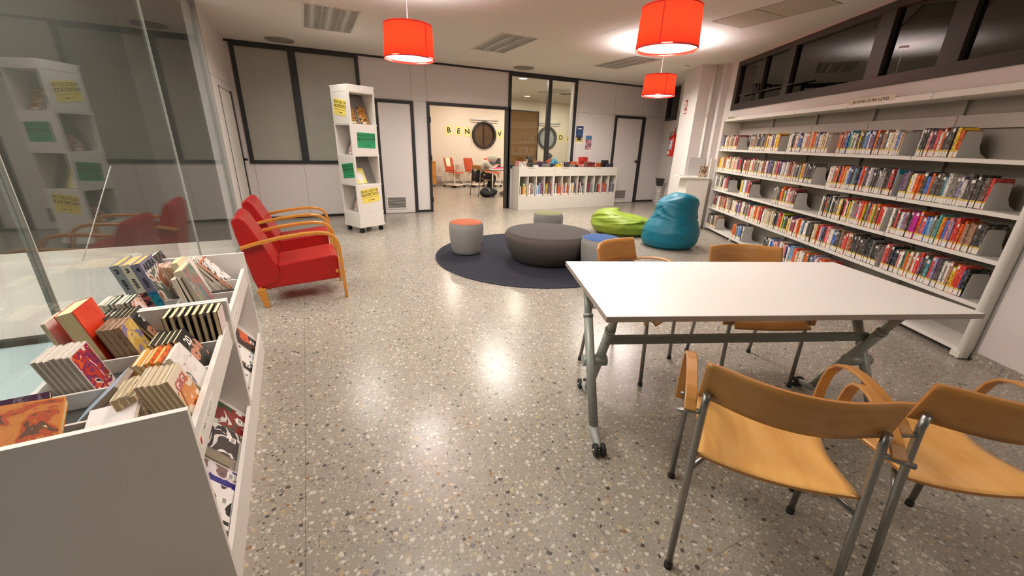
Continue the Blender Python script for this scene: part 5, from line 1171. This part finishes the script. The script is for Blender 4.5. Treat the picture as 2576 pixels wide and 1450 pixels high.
# ================================================================ the reading room's furniture and readers
t = thing('storage_cabinet', 'orange wooden cabinet edge just inside the reading room doorway', 'cabinet', (2.9, 12.62, 0))
M_orw = wood('orange_wood', (204,140,60), (186,120,44), .4, (2, 20, 4))
b = MB(); b.box(0, .66, 0, .45, .06, .74); b.build('body', M_orw, t, bevel=.004)
b = MB(); b.box(-.01, .67, -.01, .46, .74, .765); b.build('top', M_orw, t, bevel=.003)
for x in (.05, .61): b = MB(); b.tube([(x-.015, .05, .03), (x+.015, .05, .03)], .03, 12); b.build('castor', mat('blue_plastic', (70,100,160), .5), t)
M_oshell = mat('orange_shell_plastic', (176,68,30), .42)
M_wtube = mat('white_steel_tube', (222,214,202), .4)
def student_chair():
    t = bpy.data.objects.new('student_chair', None); COL.objects.link(t); t.empty_display_size = .1
    # local: y forward, x right, origin under the seat centre
    def seat(u, v): x = (u-.5)*.44*(1-.08*v); y = -.20+v*.42; return (x, y, .445-.018*math.sin(PI*v)-.03*max(0, (v-.85)/.15)**2+.02*(2*(u-.5))**2)
    def back(u, v): x = (u-.5)*(.40-.0*v)*(1-.10*(v-.5)**2*4*.5); return (x, -.20-.10*v-.03*math.cos(PI*(u-.5))+.03, .46+v*.41)
    b = MB()
    for f, off in ((seat, (0, 0, -.008)), (back, (0, -.008, 0))):
        nu, nv = 12, 10
        A = [f(i/nu, j/nv) for i in range(nu+1) for j in range(nv+1)]; B = [tuple(p[k]+off[k] for k in range(3)) for p in A]; q = nv+1; o = len(A)
        fs = [(i*q+j, (i+1)*q+j, (i+1)*q+j+1, i*q+j+1) for i in range(nu) for j in range(nv)]
        fs += [tuple(o+k for k in reversed(ff)) for ff in fs]
        fs += [(i*q, o+i*q, o+(i+1)*q, (i+1)*q) for i in range(nu)]+[(i*q+nv, (i+1)*q+nv, o+(i+1)*q+nv, o+i*q+nv) for i in range(nu)]+[(j, j+1, o+j+1, o+j) for j in range(nv)]+[(nu*q+j, o+nu*q+j, o+nu*q+j+1, nu*q+j+1) for j in range(nv)]
        b.add(A+B, fs, 0, True)
    b.build('seat_shell', M_oshell, t)
    for sx in (-1, 1):
        b = MB(); b.tube([(sx*.12, -.06, .43), (sx*.20, -.24, .07)], .013, 10); b.build('leg', M_wtube, t)
        b = MB(); b.tube([(sx*.12, .06, .43), (sx*.20, .24, .07)], .013, 10); b.build('leg', M_wtube, t)
    b = MB(); b.box(-.25, .25, -.28, .28, .062, .085); b.build('lower_tray', M_wtube, t, bevel=.004)
    for sx in (-1, 1):
        for sy in (-1, 1): b = MB(); b.tube([(sx*.20-.02, sy*.24, .031), (sx*.20+.02, sy*.24, .031)], .031, 14); b.build('castor', M_rubber, t)
    b = MB(); b.tube([(-.14, -.10, .43), (-.26, -.10, .43), (-.27, -.12, .60), (-.27, .0, .63)], .012, 8); b.box(-.285, -.265, -.20, -.02, .22, .66); b.build('folded_tablet', M_wtube, t)
    return t
s0 = student_chair()
for i, (x, y, a, lab) in enumerate([(4.11, 12.50, -152, 'orange student chair on a white wheeled base with paper on its back'), (4.76, 12.50, -155, 'orange student chair on wheels directly behind the hooded reader'), (5.40, 12.45, 180, 'orange student chair on wheels behind the reading room table'), (7.25, 11.9, 160, 'orange student chair seen through the narrow glass pane')]):
    o = s0 if i == 0 else copy_tree(s0); o.location = (x, y, 0); o.rotation_euler = (0, 0, R(a)); tag(o, lab, 'chair', 'orange student chairs')
b = MB(); b.box(-.10, .10, -.002, .002, -.13, .13); o = b.build('paper_sheet', mat('cream_paper', (232,222,186), .7)); o.matrix_world = Matrix.Translation((4.11, 12.5, 0)) @ Matrix.Rotation(R(-152), 4, 'Z') @ Matrix.Translation((0, -.262, .74)) @ Matrix.Rotation(R(13), 4, 'X')
tag(o, 'cream sheet of paper stuck on the back of the left student chair', 'paper')
t = thing('study_table', 'white study table where the hooded reader sits', 'table', (4.24, 9.92, 0))
b = MB(); b.box(0, 1.5, 0, .75, .695, .72); b.build('tabletop', mat('white_melamine'), t, bevel=.003)
for x in (.1, 1.4):
    for y in (.08, .67): b = MB(); b.tube([(x, y, 0), (x, y, .695)], .016, 10); b.build('leg', M_wtube, t)
b = MB(); b.box(.1, 1.4, .36, .39, .64, .69); b.build('rail', M_wtube, t)
b = MB(); b.box(0, .46, 0, .30, 0, .018); o = b.build('folder', mat('bright_pink_cover', (226,40,110), .4)); o.location = (4.30, 9.96, .721); o.rotation_euler = (0, 0, R(6)); tag(o, 'bright pink folder on the study table beside the reader', 'folder')
b = MB(); b.box(0, .36, 0, .25, 0, .02); b.add([(0,.25,.01),(.36,.25,.01),(.38,.31,.24),(-.02,.31,.24),(0,.262,.01),(.36,.262,.01),(.38,.322,.24),(-.02,.322,.24)], [(0,1,2,3),(7,6,5,4),(0,4,5,1),(1,5,6,2),(2,6,7,3),(3,7,4,0)])
o = b.build('laptop', mat('black_laptop', (26,25,26), .4)); o.location = (4.46, 10.30, .721); tag(o, 'black laptop standing open on the study table', 'laptop')
rc = copy_tree(c0); rc.location = (3.93, 10.28, 0); rc.rotation_euler = (0, 0, R(-82)); tag(rc, 'plywood armchair carrying the hooded reader at the study table', 'chair', 'plywood armchairs at the study table')
rc = copy_tree(c0); rc.location = (5.62, 10.15, 0); rc.rotation_euler = (0, 0, R(86)); tag(rc, 'plywood armchair under the dark-haired reader, hidden behind the low bookcases', 'chair', 'plywood armchairs at the study table')
rc = copy_tree(c0); rc.location = (6.92, 10.72, 0); rc.rotation_euler = (0, 0, R(60)); tag(rc, 'plywood armchair under the reader in light blue', 'chair', 'plywood armchairs at the study table')

def skin(name, verts, edges, radii, m, parent=None, root=0, sub=2, squash=None):
    me = bpy.data.meshes.new(name); me.from_pydata([tuple(v) for v in verts], edges, []); me.materials.append(m)
    o = bpy.data.objects.new(name, me); COL.objects.link(o)
    if parent: o.parent = parent
    sm = o.modifiers.new('skin', 'SKIN'); sm.use_smooth_shade = True; sm.branch_smoothing = .5
    for i, sv in enumerate(me.skin_vertices[0].data):
        r = radii[i]; sv.radius = r if isinstance(r, tuple) else (r, r); sv.use_root = (i == root)
    s_ = o.modifiers.new('sub', 'SUBSURF'); s_.levels = sub; s_.render_levels = sub
    return o
M_skin = mat('skin', (206,150,122), .55)
def V3(*a): return Vector(a)
def person(loc, rot, label, J, top_m, leg_m, shoe_m, hair_m=None, hood=False, mask=False):
    """J: joints in local space, x forward, y left, z up"""
    root = bpy.data.objects.new('person', None)
    g = {k: Vector(v) for k, v in J.items()}
    def mir(v): return Vector((v.x, -v.y, v.z))
    vs, es, rs = [], [], []
    def chain(start, pts):
        p = start
        for v, r in pts:
            vs.append(Vector(v)); rs.append(r); i = len(vs)-1
            if p is not None: es.append((p, i))
            p = i
        return p
    pel = chain(None, [(g['pelvis'], .115)]); ch = chain(pel, [(g['waist'], .105), (g['chest'], (.105, .135)), ]); nk = chain(ch, [(g['neck'], .052)])
    hd = chain(nk, [(g['head_base'], .062), (g['head'], .092), (g['crown'], .070)])
    face = (g['face']-g['head']).normalized()
    for s in (1, -1):
        f = (lambda v: v) if s == 1 else mir
        sh, el, wr = f(g['shoulder']), f(g['elbow']), f(g['wrist'])
        w_ = chain(ch, [(sh, .055), (el, .040), (wr, .026)])
        d_ = (wr-el).normalized(); palm = wr+d_*.06; pi_ = chain(w_, [(palm, (.036, .018))]); side = Vector((0, s, 0))
        for k, (o_, l_) in enumerate(((-.028, .060), (-.010, .072), (.010, .066), (.028, .052))):
            b0 = palm+d_*.035+side*o_; chain(pi_, [(b0, .009), (b0+d_*l_*.55+V3(0, 0, -.010), .008), (b0+d_*l_+V3(0, 0, -.028), .007)])
        th0 = wr+d_*.03-side*.035; chain(pi_, [(th0+d_*.02-side*.012, .010), (th0+d_*.05-side*.018+V3(0,0,-.008), .008)])
        hp, kn, an, to = f(g['hip']), f(g['knee']), f(g['ankle']), f(g['toe'])
        chain(pel, [(hp, .085), ((hp+kn)/2, .078), (kn, .058), ((kn*.6+an*.4), .052), (an, .036), (to, .030)])
    COL.objects.link(root); body = skin('body', vs, es, rs, M_skin, root, pel, 2)
    # clothing
    vs, es, rs = [], [], []; a = chain(None, [(g['pelvis']+V3(0,0,.02), (.145, .165))]); c_ = chain(a, [(g['waist'], (.135, .155)), (g['chest'], (.135, .165))]); n_ = chain(c_, [(g['neck'], .075)])
    for s in (1, -1):
        f = (lambda v: v) if s == 1 else mir
        chain(c_, [(f(g['shoulder']), .072), ((f(g['shoulder'])+f(g['elbow']))/2, .064), (f(g['elbow']), .056), ((f(g['elbow'])*.35+f(g['wrist'])*.65), .044), (f(g['wrist']), .038)])
    skin('hooded_sweater' if hood else 'sweater', vs, es, rs, top_m, root, a, 2)
    vs, es, rs = [], [], []; a = chain(None, [(g['pelvis'], (.135, .155))])
    for s in (1, -1):
        f = (lambda v: v) if s == 1 else mir
        chain(a, [(f(g['hip']), .098), ((f(g['hip'])+f(g['knee']))/2, .090), (f(g['knee']), .072), ((f(g['knee'])+f(g['ankle']))/2, .062), (f(g['ankle'])+V3(0,0,.03), .050)])
    skin('trousers', vs, es, rs, leg_m, root, a, 2)
    for s in (1, -1):
        f = (lambda v: v) if s == 1 else mir
        an, to = f(g['ankle']), f(g['toe']); vs, es, rs = [], [], []; chain(None, [(V3(an.x-.03, an.y, .045), (.042, .042)), (V3((an.x+to.x)/2, to.y, .042), (.046, .038)), (V3(to.x+.03, to.y, .032), (.042, .028))]); skin('shoe', vs, es, rs, shoe_m, root, 0, 2)
    # head dress, face
    H_ = g['head']; up = (g['crown']-g['head_base']).normalized(); rt = face.cross(up).normalized()
    F = Matrix.Translation(H_) @ Matrix(((face.x, rt.x, up.x, 0), (face.y, rt.y, up.y, 0), (face.z, rt.z, up.z, 0), (0, 0, 0, 1)))
    def cap(r, open_, m, name, zlow=-.5, th=1.0):
        b = MB()
        def fn(u, v):
            lon = (u-.5)*2*(PI-open_); lat = zlow*PI/2+v*(1-zlow)*PI/2
            return (-r*math.cos(lon)*math.cos(lat)*1.05, r*.86*math.sin(lon)*math.cos(lat), r*1.08*math.sin(lat)+.02)
        b.grid(fn, 28, 14, 0, False, F); o = b.build(name, m, root); so = o.modifiers.new('solid', 'SOLIDIFY'); so.thickness = .010; return o
    if hood: cap(.124, .85, top_m, 'hood', -.75)
    cap(.106, .95, hair_m or mat('dark_hair', (38,30,26), .6), 'hair', -.55)
    b = MB()
    for s in (1, -1): b.lathe([(.012, -.004), (.010, .004), (.001, .006)], 10, 0, F @ Matrix.Translation((.092, s*.034, .012)) @ Matrix.Rotation(PI/2, 4, 'Y'))
    b.build('eyes', mat('eye_dark', (30,24,22), .3), root)
    vs_ = [F @ V3(.094, 0, .02), F @ V3(.116, 0, -.022)]; skin('nose', vs_, [(0, 1)], [.010, .015], M_skin, root, 0, 1)
    if mask:
        b = MB(); b.grid(lambda u, v: ((.112+.016*math.sin(PI*v))*math.cos((u-.5)*1.9)+.004, .092*math.sin((u-.5)*1.9), -.085+v*.085), 14, 8, 0, False, F); o = b.build('face_mask', mat('light_blue_mask', (90,180,226), .7), root); so = o.modifiers.new('solid', 'SOLIDIFY'); so.thickness = .004
    else:
        b = MB(); b.lathe([(.018, 0), (.014, .004), (.001, .005)], 12, 0, F @ Matrix.Translation((.088, 0, -.052)) @ Matrix.Rotation(PI/2, 4, 'Y') @ Matrix.Scale(.4, 4, (1, 0, 0))); b.build('mouth', mat('lips', (170,92,84), .5), root)
    root.location = loc; root.rotation_euler = (0, 0, rot); tag(root, label, 'person'); return root
# origin on the floor under the seat; forward +x
LEAN = dict(pelvis=(0,0,.55), waist=(.05,0,.66), chest=(.19,0,.84), neck=(.30,0,.90), head_base=(.35,0,.92), head=(.42,0,.945), crown=(.47,0,1.02), face=(.50,0,.89),
            shoulder=(.21,.17,.86), elbow=(.34,.24,.70), wrist=(.50,.12,.775), hip=(.03,.09,.53), knee=(.46,.12,.51), ankle=(.33,.10,.09), toe=(.46,.11,.04))
person((4.0, 10.27, 0), R(-4), 'person in a light grey hooded sweatshirt bent over the study table, face mask on', LEAN, mat('heather_grey_fleece', (176,172,158), .9, noise=.06, nscale=60), mat('black_denim', (26,25,28), .8), mat('dark_shoe', (40,38,38), .6), None, True, True)
SL2 = dict(pelvis=(-.02,0,.54), waist=(-.06,0,.64), chest=(-.10,0,.78), neck=(-.08,0,.86), head_base=(-.06,0,.88), head=(-.04,0,.91), crown=(-.03,0,.985), face=(.06,0,.87),
           shoulder=(-.08,.17,.80), elbow=(.06,.24,.66), wrist=(.24,.14,.765), hip=(0,.09,.53), knee=(.45,.12,.50), ankle=(.62,.11,.09), toe=(.74,.12,.05))
person((5.46, 10.17, 0), R(176), 'dark-haired person slouched low across the study table, in brown trousers', SL2, mat('dark_grey_top', (60,58,58), .85), mat('brown_trousers', (112,66,44), .8), mat('grey_trainer', (110,104,98), .6))
LEAN2 = dict(LEAN); LEAN2.update(head=(.36,0,1.02), crown=(.39,0,1.10), head_base=(.31,0,.98), face=(.45,0,1.0), chest=(.15,0,.87), neck=(.24,0,.95), shoulder=(.17,.17,.90))
person((6.84, 10.66, 0), R(150), 'person in a light blue top bent forward, seen through the narrow glass pane', LEAN2, mat('light_blue_jersey', (50,150,206), .85), mat('navy_trousers', (40,44,60), .8), mat('dark_shoe'))
# black backpack on the floor
bp = thing('backpack', 'black backpack slumped on the reading room floor by the reader', 'backpack', (4.22, 10.02, 0), R(-8))
def bpf(u, v):
    a = 2*PI*u; z = .005+.23*v; r = (math.sin(PI*min(.97, .12+v*.88))**.55) if v < .999 else .02
    return (.235*r*math.cos(a)*(1+.06*math.sin(3*a+4*v)), .15*r*math.sin(a)*(1+.05*math.cos(4*a)), z+.02*math.cos(2*a)*v)
M_bag = mat('black_nylon', (24,23,24), .65, bump=.3, bscale=120)
b = MB(); b.grid(bpf, 40, 18); b.build('main_pouch', M_bag, bp)
b = MB(); b.grid(lambda u, v: (.14*math.cos(2*PI*u)*(math.sin(PI*(.1+.86*v))**.5)-.02, -.13-.05*math.sin(PI*(.1+.86*v))*max(0,-math.sin(2*PI*u))+.03*math.sin(2*PI*u), .03+.13*v), 28, 10); b.build('front_pocket', M_bag, bp)
b = MB(); b.strip([(-.10, -.05, .21), (-.06, -.10, .24), (0, -.13, .20), (.03, -.165, .10), (.04, -.17, .02)], (1, .2, 0), .03, .004); b.build('strap', mat('grey_webbing', (150,148,144), .7), bp)
b = MB(); b.tube([(.10, .0, .21), (.16, .02, .25), (.22, .0, .20), (.25, -.03, .12)], .008, 8); b.build('handle_loop', M_bag, bp)
